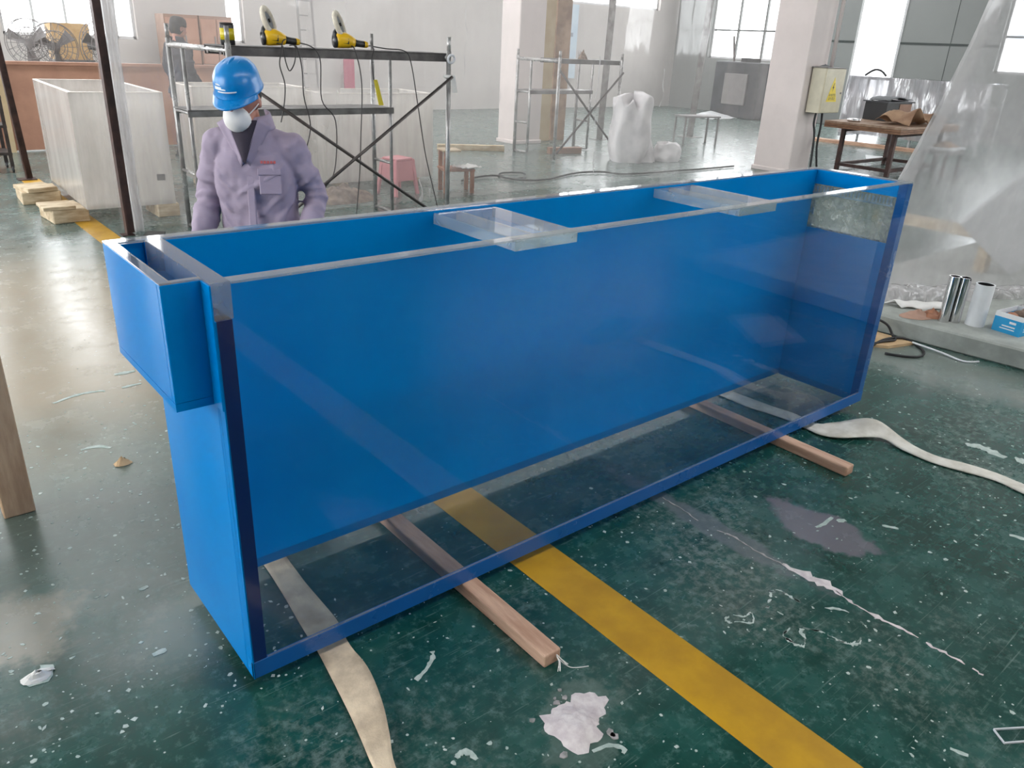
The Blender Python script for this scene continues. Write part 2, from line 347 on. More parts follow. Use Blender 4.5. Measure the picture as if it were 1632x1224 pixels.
# ================================================================== THE SETTING
floor = struct(MB().box(XL - .3, XR + .3, YF - .3, YB + .3, -0.2, 0).build('floor', 'green_epoxy'), 'worn dark green epoxy workshop floor')
cl = MB(); ya = YF - .3
for (_, a0, a1, y0, y1) in sorted([o for o in OPEN if o[0] == 'T'], key=lambda o: o[3]):
    cl.box(XL - .3, XR + .3, ya, y0, ZC, ZC + .2); cl.box(XL - .3, a0, y0, y1, ZC, ZC + .2); cl.box(a1, XR + .3, y0, y1, ZC, ZC + .2); ya = y1
cl.box(XL - .3, XR + .3, ya, YB + .3, ZC, ZC + .2)
struct(cl.build('ceiling', 'roof_sheet'), 'grey sheet roof with skylight strips, the front one added for light')
def wall(name, w, m, label):
    ops = sorted([o for o in OPEN if o[0] == w], key=lambda o: o[1]); mb = MB()
    lo, hi = ((YF - .3, YB + .3) if w in 'LR' else (XL - .3, XR + .3))
    def cell(a0, a1, z0, z1):
        if a1 - a0 < 1e-3 or z1 - z0 < 1e-3: return
        if w == 'L': mb.box(XL - .3, XL, a0, a1, z0, z1)
        elif w == 'R': mb.box(XR, XR + .3, a0, a1, z0, z1)
        elif w == 'B': mb.box(a0, a1, YB, YB + .3, z0, z1)
        else: mb.box(a0, a1, YF - .3, YF, z0, z1)
    a = lo
    for (_, a0, a1, z0, z1) in ops:
        cell(a, a0, 0, ZC); cell(a0, a1, 0, z0); cell(a0, a1, z1, ZC); a = a1
    cell(a, hi, 0, ZC)
    return struct(mb.build(name, m), label)
wall('wall_back', 'B', 'wall_paint', 'pale grey plaster wall at the back of the hall')
wr = wall('wall_right', 'R', 'panel_grey', 'grey panelled wall beside the bright doorway')
wall('wall_left', 'L', 'wall_paint', 'pale wall with tall workshop windows')
wall('wall_front', 'F', 'wall_paint', 'pale wall behind the photographer')
for a0, a1 in ((6.4, 8.72), (9.93, 11.9)):
    MB().box(XR - .012, XR, a0, a1, 2.05, 2.10).build('panel_seam', 'seam_dark', wr)
for a in (7.5, 10.9): MB().box(XR - .006, XR, a, a + .012, 0, 4.6).build('panel_seam', 'seam_dark', wr)
wn = 0
for (w, a0, a1, z0, z1) in OPEN:
    if (w, a0) == ('R', 8.72) or w == 'T': continue
    wn += 1; e = bpy.data.objects.new('window_%d' % wn, None); COL.objects.link(e); struct(e)
    def bxw(mb, p0, p1, q0, q1, d0, d1):
        if w == 'L': mb.box(XL - .3 + d0, XL - .3 + d1, p0, p1, q0, q1)
        elif w == 'R': mb.box(XR + .3 - d1, XR + .3 - d0, p0, p1, q0, q1)
        elif w == 'F': mb.box(p0, p1, YF - .3 + d0, YF - .3 + d1, q0, q1)
        else: mb.box(p0, p1, YB + .3 - d1, YB + .3 - d0, q0, q1)
        return mb
    f = .05
    fr = MB(); bxw(fr, a0, a1, z0, z0 + f, .1, .2); bxw(fr, a0, a1, z1 - f, z1, .1, .2); bxw(fr, a0, a0 + f, z0, z1, .1, .2); bxw(fr, a1 - f, a1, z0, z1, .1, .2)
    fr.build('window_frame', 'frame_white', e)
    n = max(1, round((a1 - a0) / (0.55 if w == 'B' and a0 == 2.15 else 1.0)))
    zm = z0 + (0.78 if w == 'R' else 1.2)
    for i in range(1, n):
        a = a0 + (a1 - a0) * i / n; bxw(MB(), a - .022, a + .022, z0 + f, z1 - f, .11, .19).build('mullion', 'seam_dark' if w == 'R' else 'frame_white', e)
    bxw(MB(), a0 + f, a1 - f, zm - .022, zm + .022, .12, .18).build('transom', 'seam_dark' if w == 'R' else 'frame_white', e)
    for i in range(n):
        b0, b1 = a0 + (a1 - a0) * i / n + .03, a0 + (a1 - a0) * (i + 1) / n - .03
        for q0, q1 in ((z0 + f, zm - .022), (zm + .022, z1 - f)): bxw(MB(), b0, b1, q0, q1, .146, .152).build('pane', 'window_glass', e)
d1 = MB()
for a in (8.72, 9.87): d1.box(XR - .02, XR + .32, a, a + .06, 0, 4.6)
d1.box(XR - .02, XR + .32, 8.72, 9.93, 4.54, 4.6)
struct(d1.build('door_1', 'frame_white'), 'tall open doorway in the grey panelled wall')
# outside the doorway
struct(MB().box(XR + .3, 60, -10, 40, -.2, 0).build('ground', 'asphalt'), 'pale yard outside the doorway')
bl = thing('office_building', 'pale building seen through the bright doorway', 'building', (44, 20, 0))
MB().box(0, 8, -9, 9, 0, 9).build('facade', 'facade_white', bl)
for z in (1.6, 4.4):
    for k in range(7):
        wv = MB().box(-.06, .05, -8.4 + k * 2.45, -6.6 + k * 2.45, z, z + 1.6).build('window', 'facade_white', bl)
        MB().box(-.08, -.055, -8.3 + k * 2.45, -6.7 + k * 2.45, z + .1, z + 1.5).build('pane', 'facade_glass', wv)
gt = thing('bar_gate', 'white barred yard gate seen through the bright doorway', 'gate', (30, 14, 0))
for z in (0, 1.9): MB().box(-.03, .03, -4, 4, z, z + .07).build('rail', 'facade_white', gt)
vb = MB().box(-.015, .015, -.015, .015, .2, 1.9).build('bar', 'facade_white', gt, (0, -4, 0))
for k in range(1, 54):
    c_ = vb.copy(); COL.objects.link(c_); c_.location.y = -4 + k * .15
# floor marking and stains: flat pieces lying on the floor
st = MB().box(0.93, 1.115, -8.9, 8.7, 0.0, 0.0012).build('yellow_line', 'yellow_line', floor); st['label'] = 'yellow painted line running under the tank'
def ribbon(pts, ws, z0=0.0, z1=0.0015, jit=0.25):
    P = [Vector((x, y, 0)) for x, y in pts]; L = []; R_ = []
    for i, p in enumerate(P):
        d = (P[min(i + 1, len(P) - 1)] - P[max(i - 1, 0)]).normalized(); nrm = Vector((-d.y, d.x, 0)); w_ = ws[i] if isinstance(ws, list) else ws
        L.append(p + nrm * w_ * (.5 + jit * fb(i * 1.7, p.x * 9))); R_.append(p - nrm * w_ * (.5 + jit * fb(i * 1.3 + 9, p.y * 9)))
    m_ = MB(); k = len(P)
    vs = [(v.x, v.y, z) for z in (z0, z1) for v in L + R_]
    fs = []
    for i in range(k - 1):
        a, b, c_, d_ = i, i + 1, k + i + 1, k + i; fs.append((2 * k + a, 2 * k + b, 2 * k + c_, 2 * k + d_)); fs.append((a, b, 2 * k + b, 2 * k + a)); fs.append((d_, c_, 2 * k + c_, 2 * k + d_))
    return m_.add(vs, fs)
def sp2(pts, k=4): return [(v.x, v.y) for v in smoothpath([(x, y, 0) for x, y in pts], k)]
def broken(pts, w0, amp, sd, m_, nm):
    q = [(x + .004 * fb(i * .9, sd), y + .004 * fb(i * .9, sd + 5)) for i, (x, y) in enumerate(sp2(pts, 7))]; run = []; n_ = 0
    for i, p in enumerate(q + [None]):
        w_ = w0 + amp * fb(i * .27, sd) + amp * .7 * fb(i * .83, sd + 2)
        if p is not None and w_ > .0022: run.append((p, w_))
        else:
            if len(run) > 2: ribbon([r[0] for r in run], [max(.0015, r[1] * math.sin(math.pi * (k + .7) / (len(run) + .4)) ** .4) for k, r in enumerate(run)], jit=.9).build(nm, m_, floor); n_ += 1
            run = []
crack = sp2([(1.698, .018), (1.696, -.085), (1.677, -.213), (1.706, -.314), (1.697, -.435), (1.707, -.538)], 5)
broken([(1.698, .018), (1.696, -.085), (1.677, -.213), (1.706, -.314), (1.697, -.435), (1.707, -.538)], .006, .009, 9.4, 'plaster_thin', 'crack_filler')
crack2 = sp2([(1.707, -.53), (1.723, -.619), (1.73, -.703), (1.712, -.785), (1.712, -.877), (1.72, -.96), (1.721, -1.043), (1.721, -1.123), (1.719, -1.181)], 5)
ribbon(crack2[:14], [.008 + .03 * math.sin(math.pi * i / 13) + .012 * fb(i * .8, 5) for i in range(14)], jit=.7).build('crack_filler', 'plaster', floor)
broken([(1.73, -.71), (1.712, -.785), (1.712, -.877), (1.72, -.96), (1.721, -1.043), (1.721, -1.123), (1.719, -1.2)], .010, .011, 4.4, 'plaster', 'crack_filler')
out1 = [(1.535, -.593), (1.565, -.604), (1.571, -.651), (1.571, -.713), (1.617, -.757), (1.655, -.805), (1.649, -.86), (1.617, -.893), (1.545, -.905), (1.517, -.893), (1.504, -.856), (1.496, -.804), (1.452, -.762), (1.424, -.797), (1.389, -.807), (1.377, -.78), (1.385, -.74), (1.429, -.736), (1.466, -.706), (1.465, -.645), (1.459, -.631), (1.509, -.616), (1.535, -.593)]
broken(out1, .0055, .011, 1.5, 'chip_white', 'peeled_edge'); broken([(x * .985 + .022, y * .97 - .022) for x, y in out1], .001, .012, 7.5, 'chip_grey', 'peeled_edge')
o2 = sp2([(1.294, -.589), (1.329, -.589), (1.36, -.618), (1.395, -.618), (1.354, -.652), (1.322, -.619), (1.298, -.611), (1.294, -.589)], 4)
broken([(1.294, -.589), (1.329, -.589), (1.36, -.618), (1.395, -.618), (1.354, -.652), (1.322, -.619), (1.298, -.611), (1.294, -.589)], .004, .006, 3.3, 'chip_white', 'peeled_edge')
for pts, ws in (([(2.021, -.472), (2.069, -.479), (2.14, -.473)], .016), ([(2.13, -.50), (2.165, -.515)], .02), ([(3.267, -.514), (3.303, -.559), (3.292, -.623), (3.284, -.683)], .05),
                ([(3.306, -.717), (3.328, -.751)], .06), ([(.471, -.155), (.462, -.172), (.437, -.191), (.406, -.209), (.37, -.221)], [.02, .016, .006, .006, .016, .016, .014, .012, .01, .01, .01, .01, .01, .01, .012, .014, .016]),
                ([(.308, -.502), (.325, -.497), (.339, -.5), (.345, -.515), (.347, -.537)], .018), ([(-.474, .41), (-.445, .40), (-.417, .438)], .05), ([(-.177, .306), (-.139, .308)], .022), ([(-.122, .626), (-.094, .628)], .016),
                ([(-.045, 1.707), (.022, 1.70), (.059, 1.658)], .02), ([(-.04, 2.261), (.075, 2.298), (.156, 2.296), (.192, 2.273)], .02), ([(.283, 2.462), (.38, 2.457)], .03), ([(.268, 2.275), (.36, 2.278)], .02),
                ([(.597, -.696), (.646, -.708), (.669, -.738), (.655, -.746)], .012), ([(.62, -1.05), (.64, -1.09)], .02), ([(2.6, -.95), (2.63, -1.02)], .02), ([(2.25, -.62), (2.28, -.67)], .014), ([(1.36, -1.26), (1.375, -1.30)], .012)):
    q = sp2(pts, 4); ws2 = ws if isinstance(ws, list) else [ws * (.55 + .45 * math.sin(math.pi * (i + .6) / (len(q) + .2))) for i in range(len(q))]
    ribbon(q, (ws2 + [ws2[-1]] * len(q))[:len(q)], jit=.4).build('paint_smear', 'chip_white', floor)
# loose flakes scattered over the floor, too many to count
fl = MB()
for k in range(1700):
    x, y = random.uniform(-.9, 4.4), random.uniform(-1.5, 3.2)
    if random.random() < .45: x, y = random.uniform(.2, 3.6), random.uniform(-1.4, 0)
    if k > 1100: x, y = random.uniform(-.6, .35), random.uniform(.0, 1.9) ** 1.1
    r_ = random.choice([.002, .003, .003, .004, .006, .009]); n_ = random.randint(4, 6); a_ = random.random() * 6.28; e_ = random.uniform(.35, 1)
    pts = []
    for j in range(n_):
        q = 2 * math.pi * j / n_; rr = r_ * random.uniform(.6, 1.2); px, py = rr * math.cos(q), rr * e_ * math.sin(q)
        pts.append((x + px * math.cos(a_) - py * math.sin(a_), y + px * math.sin(a_) + py * math.cos(a_)))
    fl.prism(pts, 0, .001)
f_ = fl.build('paint_flakes', 'chip_white', floor); f_['kind'] = 'stuff'

# low platform on the right
kerb = struct(MB().prism([(4.46, 1.2), (4.50, .6), (4.60, -.3), (4.72, -2.2), (9.5, -2.2), (9.5, 1.2)], 0, .12).build('trim_1', 'concrete_kerb', bevel=.01), 'low grey concrete platform at the right')

# columns
def column(name, x0, x1, y0, y1, label, h=ZC):
    c_ = thing(name, label, 'column', ((x0 + x1) / 2, (y0 + y1) / 2, 0)); hx, hy = (x1 - x0) / 2, (y1 - y0) / 2
    MB().box(-hx, hx, -hy, hy, 0, h).build('shaft', 'column_paint', c_, bevel=.012)
    MB().box(-hx - .02, hx + .02, -hy - .02, hy + .02, 0, .06).build('plinth', 'column_paint', c_, bevel=.006)
    return c_
column('painted_column', 10.55, 11.10, 5.12, 5.75, 'white painted column carrying the cream electrical box')
column('painted_column', 8.72, 9.30, 9.45, 9.95, 'white painted column behind the far scaffold')

# ================================================================== THE TANK
L_, D_, B0, T_ = 3.22, 0.503, 0.045, 1.148
tank = thing('acrylic_tank', 'long blue and clear acrylic aquarium tank resting on timber battens', 'tank', (0, 0, B0))
h = T_ - B0; th = .042
def P(name, m, x0, x1, y0, y1, z0, z1, bev=.0015, par=None): return MB().box(x0, x1, y0, y1, z0, z1).build(name, m, par or tank, bevel=bev)
zb = .055; zw = 1.062 - B0
fp = P('front_panel', 'acrylic_clear', 0.0, L_, 0, th, zb, h - .006); fp['label'] = 'clear acrylic front panel'
P('panel_rim', 'acrylic_edge', .045, L_ - .0, 0, th, h - .006, h)
bp_ = P('back_panel', 'blue_acrylic', .0405, L_, D_ - th, D_, 0, h - .006); bp_['label'] = 'blue back panel'
MB().box(0, .04, D_ - th, D_, zw, h - .006).build('corner_block', 'blue_acrylic', tank)
P('panel_rim', 'acrylic_edge', -.09, L_, D_ - th, D_, h - .006, h, .001)
b_ = P('base_panel', 'acrylic_base', .042, L_ - .045, .013, D_ - th, .004, .036); b_['label'] = 'clear acrylic base'
P('base_blue_reflection', 'blue_edge', 0.0, L_, 0, .012, 0, zb)['label'] = 'painted blue reflection along the clear bottom edge'  # blue reflected inside the clear base edge, put in as a coloured strip
P('base_rim', 'acrylic_edge', .042, L_ - .045, .0005, .006, zb - .002, zb + .004)
# left end: blue below, clear weir plate on top
le = P('end_panel', 'blue_acrylic', 0, .04, th + .001, D_, 0, zw); le['label'] = 'blue left end panel'
P('end_panel_edge', 'blue_acrylic', 0, .004, 0, th, 0, zw, .0005); P('end_edge', 'navy_edge', .004, .04, .0015, th, 0, zw, .0005)
P('weir_plate', 'acrylic_weir', 0.0, .045, .004, D_ - th, zw, h)['label'] = 'clear weir plate above the left end'
# overflow box on the left end
ox, oy, oz = -.0894, .0528, .8466 - B0
ob = MB().box(ox, 0, oy, D_, oz, oz + .02).build('overflow_box', 'blue_acrylic', tank); ob['label'] = 'blue overflow box on the left end'
for nm, a in (('side_wall', (ox, ox + .026, oy + .02, D_, oz + .02, h - .004)), ('end_wall', (ox, -.0005, oy, oy + .02, oz + .02, h - .004)), ('end_wall', (ox + .026, -.0005, D_ - .03, D_, oz + .02, h - .006))):
    P(nm, 'blue_acrylic', *a, par=ob)
P('side_rim', 'acrylic_edge', ox, ox + .026, oy, D_ - .02, h - .004, h, .001, ob); P('side_rim', 'acrylic_edge', ox + .026, .0, oy, oy + .02, h - .004, h, .001, ob)
P('corner_fin', 'blue_acrylic', -.004, .0, .0, oy, oz, h - .004, .0005)
# right end with clear weir window
zr0, zr1 = .86 - B0, 1.075 - B0
re_ = P('end_panel', 'blue_acrylic', L_ - .045, L_, th, D_ - th, 0, zr0); re_['label'] = 'blue right end panel'
P('end_panel', 'blue_acrylic', L_ - .045, L_, th, D_ - th, zr1, h - .006)
P('end_edge', 'blue_edge', L_ - .045, L_, .002, th, 0, h - .006)
P('panel_rim', 'acrylic_edge', L_ - .045, L_, th, D_ - th, h - .006, h)
wp = P('weir_plate', 'acrylic_murky', L_ - .045, L_ - .01, th, D_ - th, zr0, zr1); wp['label'] = 'murky clear weir window in the right end'
tooth = MB().box(0, .012, 0, .009, 0, .03).build('weir_tooth', 'acrylic_edge', wp, (L_ - .06, th + .01, zr1 - .035))
for k in range(1, 23):
    c_ = tooth.copy(); COL.objects.link(c_); c_.location.y = th + .01 + k * .0178
P('weir_lip', 'acrylic_edge', L_ - .06, L_ - .046, th + .005, D_ - th - .005, zr1 - .045, zr1 - .036, .001, wp)
# braces
for x0, x1 in ((.885, 1.13), (1.955, 2.19)):
    br = P('cross_brace', 'acrylic_clear', x0, x1, th + .0005, D_ - th - .0005, h - .047, h - .010); br['label'] = 'clear cross brace between front and back panels'
    P('brace_edge', 'acrylic_edge', x0 - .0005, x0 + .004, th + .002, D_ - th - .002, h - .047, h - .012, .0005, br)
    P('brace_edge', 'acrylic_edge', x1 - .004, x1 + .0005, th + .002, D_ - th - .002, h - .047, h - .012, .0005, br)
    P('brace_edge', 'acrylic_edge', x0, x1, th + .001, th + .005, h - .047, h - .012, .0005, br)
    P('brace_edge', 'acrylic_edge', x0 + .09, x0 + .098, th + .006, D_ - th - .002, h - .044, h - .012, .0005, br)
# ================================================================== UNDER AND AROUND THE TANK
def batten(x0, x1, y0, y1, label, m='pine'):
    return tag(MB().box(x0, x1, y0, y1, 0, B0).build('timber_batten', m, bevel=.006, seg=2), label, 'batten', 'battens under the tank')
b1 = batten(.690, .752, -.405, .72, 'pinkish pine batten under the tank with frayed string at its end')
batten(2.485, 2.545, -.335, .72, 'pine batten under the right half of the tank')
sg = MB()
for k in range(9):
    a = random.uniform(-.7, .7); q = random.uniform(.02, .045)
    sg.tube([(.735, -.400, .03), (.735 + .3 * q * a, -.405 - q * .6, .02), (.735 + q * a, -.405 - q, .004)], .0012, 4)
sg.tube(smoothpath([(.735, -.402, .02), (.75, -.44, .003), (.77, -.46, .002), (.80, -.475, .002)], 4), .0014, 4)
tag(sg.build('frayed_string', 'white_cloth'), 'white frayed string tuft at the end of the pinkish batten', 'string')
def strap(name, A, B, zf, m, label):
    A = smoothpath([(x, y, 0) for x, y in A], 5); B = smoothpath([(x, y, 0) for x, y in B], 5); n = len(A) - 1
    def f(u, v):
        i = min(int(u * n + .5), n); p = A[i].lerp(B[i], v); return (p.x, p.y, .004 + zf(p.x, p.y, v))
    return tag(MB().grid(f, n, 5).build(name, m, solid=.005, smooth=True), label, 'strap')
strap('webbing_strap', [(.25, .62), (.236, .402), (.209, .144), (.201, .037), (.184, -.083), (.163, -.216), (.145, -.315), (.128, -.403), (.10, -.60), (.06, -.85)],
      [(.33, .62), (.312, .356), (.309, .14), (.29, .025), (.275, -.124), (.244, -.252), (.209, -.348), (.172, -.436), (.14, -.60), (.10, -.87)],
      lambda x, y, v: (.0 if y > -.02 else .022 * max(0, math.sin((-y - .02) * 9)) * v) + .003 * (1 + fb(x * 9, y * 9)), 'webbing', 'wide stained webbing strap running out from under the left end of the tank')
strap('webbing_strap', [(2.735, .62), (2.73, .354), (2.766, .146), (2.759, .041), (2.753, -.06), (2.80, -.15), (2.95, -.25), (2.938, -.355), (2.932, -.495), (2.964, -.625), (3.0, -.744), (2.983, -.867), (2.97, -1.1), (2.95, -1.27)],
      [(2.818, .62), (2.835, .307), (2.86, .161), (2.85, .028), (2.93, -.03), (3.05, -.106), (3.04, -.22), (3.03, -.32), (3.01, -.474), (3.045, -.591), (3.075, -.72), (3.07, -.831), (3.06, -1.1), (3.04, -1.27)],
      lambda x, y, v: (0 if y > 0 else .045 * math.exp(-((y + .19) / .11) ** 2) * (.3 + .7 * v)) + .003 * (1 + fb(x * 7, y * 7)), 'webbing_white', 'cream webbing strap snaking across the floor right of the tank')
# dried plaster splat
sp = [(.545, -.551), (.6, -.529), (.644, -.527), (.706, -.521), (.74, -.539), (.762, -.57), (.73, -.613), (.679, -.645), (.629, -.688), (.573, -.697), (.553, -.669), (.547, -.626), (.541, -.582)]
pls = thing('plaster_splat', 'lumpy dried white plaster splat stuck to the green floor', 'plaster', (.64, -.60, 0))
def edge_r(a):
    best = .08
    for (x, y) in sp:
        x -= .64; y += .60; d = abs((math.atan2(y, x) - a + math.pi) % (2 * math.pi) - math.pi)
        if d < .35: best = max(.06, math.hypot(x, y)); break
    return best
def splatf(u, v):
    a = 2 * math.pi * u; R_ = edge_r(a) * (.92 + .18 * fb(math.cos(a) * 5, math.sin(a) * 5, 2)) * v
    x, y = R_ * math.cos(a), R_ * math.sin(a)
    hgt = .018 * max(0, 1 - ((x + .03) ** 2 + (y + .02) ** 2) / .006) + .006 * fb(x * 60, y * 60, 3) + .004
    return (x, y, max(.0008, hgt * (1 - v ** 6)))
MB().grid(splatf, 48, 12).build('lump', 'plaster', pls, smooth=True)
for k in range(9):
    a = random.random() * 6.28; R_ = random.uniform(.09, .14); x, y, r_ = R_ * math.cos(a), R_ * .8 * math.sin(a), random.uniform(.006, .014)
    MB().prism([(x + r_ * random.uniform(.6, 1.2) * math.cos(q), y + r_ * random.uniform(.5, 1.1) * math.sin(q)) for q in (0, 1, 2, 3, 4, 5)], .0003, .003).build('crumb', 'plaster_thin', pls)
os_ = MB().prism([(1.519, -1.306), (1.64, -1.385), (1.60, -1.41), (1.493, -1.343)], .0015, .007).build('acrylic_offcut', 'acrylic_clear'); tag(os_, 'small clear acrylic offcut at the lower right of the floor', 'offcut')
ed = MB()
for p, q in (((1.519, -1.306), (1.64, -1.385)), ((1.64, -1.385), (1.60, -1.41)), ((1.60, -1.41), (1.493, -1.343)), ((1.493, -1.343), (1.519, -1.306))): ed.beam((*p, .0042), (*q, .0042), .003, .0055)
ed.build('cut_edge', 'white_plastic', os_)
sc_ = MB()
def crum(cx, cy, r_, hgt, sd): return lambda u, v: (cx + r_ * (v * math.cos(6.283 * u)) * (1 + .4 * fb(u * 6, sd)), cy + r_ * .7 * v * math.sin(6.283 * u) * (1 + .4 * fb(u * 6 + 3, sd)), .002 + hgt * (1 - v) * (1 + .8 * fb(v * 4, u * 6, sd)))
tag(sc_.grid(crum(.06, 1.49, .035, .03, 4.2), 12, 5).build('paper_scrap', 'cardboard'), 'crumpled tan scrap on the floor left of the tank', 'scrap')
tag(MB().grid(crum(-.45, .405, .04, .02, 1.2), 12, 5).build('paper_scrap', 'white_cloth'), 'pale crumpled scrap on the floor at the lower left', 'scrap')
# acrylic offcut sheets on the floor right of the photographer (they mirror in the tank front)
tag(MB().prism([(2.69, -1.49), (3.26, -1.75), (3.34, -1.54), (2.83, -1.34)], 0, .008).build('acrylic_sheet', 'banner_ink'), 'pale sheet on the floor mirrored in the middle of the tank front', 'sheet')
tag(MB().prism([(3.87, -1.24), (4.2, -1.12), (3.9, -.72), (3.56, -.81)], 0, .008).build('acrylic_sheet', 'banner_ink'), 'pale sheet on the floor mirrored near the right end of the tank front', 'sheet')
# upright timber at the left edge
tp = thing('timber_trestle', 'upright timber leg standing at the left edge of the picture', 'trestle', (-.335, 1.34, 0))
MB().box(-.05, .05, -.035, .035, 0, .95).build('leg', 'old_timber', tp, bevel=.004)
MB().box(-.62, -.52, -.035, .035, 0, .95).build('leg', 'old_timber', tp, bevel=.004)
MB().box(-.70, .06, -.05, .05, .95, 1.05).build('top_beam', 'old_timber', tp, bevel=.004)
MB().box(-.52, -.05, -.025, .025, .25, .33).build('stretcher', 'old_timber', tp, bevel=.004)

# ================================================================== STEEL POSTS AND FILM
def angle_post(p0, p1, w, label, m='rust_steel', plate=.09):
    p0, p1 = Vector(p0), Vector(p1); o = thing('steel_post', label, 'post', p0); d = p1 - p0
    MB().beam((0, 0, .008), d, w, .012, up=(1, 0, 0)).build('flange', m, o)
    MB().beam((w * .45, w * .45, .008), d + Vector((w * .45, w * .45, 0)), .012, w, up=(1, 0, 0)).build('flange', m, o)
    MB().box(-plate, plate, -plate, plate, 0, .008).build('base_plate', m, o)
    return o
angle_post((1.00, 8.72, 0), (.86, 8.86, 3.9), .07, 'leaning rusty steel post beside the frosted tank at far left')
angle_post((1.185, 5.53, 0), (1.175, 5.53, 4.25), .075, 'rusty upright steel post left of the near scaffold', plate=.05)
angle_post((10.94, 9.55, 0), (10.98, 9.5, 4.2), .16, 'grey steel post standing behind the bulk bag', 'plank_steel', .14)
angle_post((13.35, 9.27, 0), (13.45, 9.2, 4.2), .16, 'grey steel post on a wide base plate, right of the bulk bag', 'plank_steel', .2)
# film curtain strung behind the scaffold
cur = thing('film_curtain', 'wide clear plastic film curtain hanging behind the near scaffold', 'film curtain', (1.2, 5.75, 0))
X1 = 9.33
def filmf(u, v):
    x = u * X1; z = v * 4.2
    y = .045 * fb(x * 1.1, z * .12, 1) + .02 * fb(x * 3.2, z * .3, 7) + .018 * (1 - v) * math.sin(x * 6)
    return (x + .02 * fb(x * 2, z), y, z + .002)
MB().grid(filmf, 150, 40).build('film', 'film_curtain', cur, smooth=True)
def bund(u, v):
    a = 2 * math.pi * u; z = v * 4.2; r_ = .055 + .012 * math.sin(a * 5 + z * 1.5) + .01 * fb(z * 3, a)
    return (.11 + .02 * fb(z * .8, 2) + r_ * math.cos(a) * .75, -.12 + r_ * math.sin(a) * .7, z + .002)
MB().grid(bund, 24, 40).build('gathered_edge', 'film_bundle', cur, smooth=True)
MB().cyl((-.05, 0, 4.21), (X1 + .05, 0, 4.21), .02).build('rail', 'galv_pipe', cur)
wz = MB()
for (x, z0, z1, w_, sd) in ((3.05, .0, .25, .05, 1), (3.18, 0, .16, .03, 2), (5.66, .75, 1.55, .022, 3), (5.70, 0.12, .42, .025, 5), (6.88, .95, 1.42, .02, 6), (3.62, 1.3, 2.2, .012, 8), (4.1, 1.0, 1.5, .01, 9)):
    def cz(u, v, x=x, z0=z0, z1=z1, w_=w_, sd=sd):
        z = z0 + (z1 - z0) * v; return (x + .05 * fb(z * 5, sd) + (u - .5) * w_ * (.5 + fb(z * 9, sd + .5)), -.075 - .01 * fb(u, v * 5), z + .003)
    MB().grid(cz, 2, 16).build('crease', 'film_bundle', cur, smooth=True)
# debris at the foot of the rusty post
tag(MB().beam((1.09, 5.33, .02), (1.17, 5.05, .02), .022, .022).build('white_rod', 'white_plastic'), 'short white rod on the floor at the foot of the rusty post', 'rod')
tag(MB().prism([(1.24, 5.28), (1.33, 5.44), (1.45, 5.36), (1.40, 5.24)], 0, .035).build('steel_offcut', 'black_plastic'), 'dark steel offcut on the floor behind the tank corner', 'offcut')

# hanging film sheet on the right, standing on the platform
fr = thing('film_sheet', 'large hazy plastic film sheet draped to the low platform on the right', 'film sheet', (0, 0, 0))
def filmr(u, v):
    z = .125 + v * 3.6; x0 = 4.62 + .252 * (z - .12) * 1.0; x = x0 + u * (8.2 - x0 + .9 * v)
    y = .86 - .4762 * (x - 4.62) + .05 * fb(x * 2.0, z * .8, 4) + .04 * fb(x * 5, z * 2.5, 8) * (1 - v)
    if u == 0: y += .01
    return (x, y, z)
MB().grid(filmr, 60, 50).build('film', 'film_heavy', fr, smooth=True)
def hem(u, v): 
    z = .125 + v * 3.6; x0 = 4.62 + .252 * (z - .12); q = filmr(0, v); return (q[0] + (u - .2) * .13, q[1] + .012 - .0476 * u, q[2])
MB().grid(hem, 3, 50).build('folded_edge', 'film_bundle', fr, smooth=True)
def bunch(u, v):
    x = 4.66 + u * 1.9; a = math.pi * v; r_ = .07 + .05 * fb(x * 2.5, 3) + .035 * fb(x * 6, v * 3)
    return (x, .86 - .4762 * (x - 4.62) - .04 - r_ * 1.3 * math.cos(a) , .124 + r_ * math.sin(a) * 1.15)
MB().grid(bunch, 44, 12).build('bunched_hem', 'film_bundle', fr, smooth=True)
# things half seen behind that film
wb = thing('white_board', 'pale board leaning behind the draped film sheet on the right', 'board', (6.95, .55, .12))
wb.location = (6.25, .62, .12); wb.rotation_euler = (0, 0, rad(-25.5))
MB().prism([(-.35, .42), (.75, 1.35), (1.25, .75), (.25, .0)], -.02, .02).build('panel', 'white_plastic', wb, rot=(rad(90), 0, 0)); MB().beam((.3, .03, .04), (.42, .16, .025), .05, .05).build('prop', 'old_timber', wb)
bt = thing('timber_bench', 'low timber bench half hidden behind the draped film sheet', 'bench', (6.4, 1.15, .12))
MB().box(-.08, .08, -.50, .50, .26, .33).build('seat', 'pine_block', bt)
for y in (-.45, .45): MB().box(-.06, .06, y - .04, y + .04, 0, .26).build('leg', 'pine_block', bt)

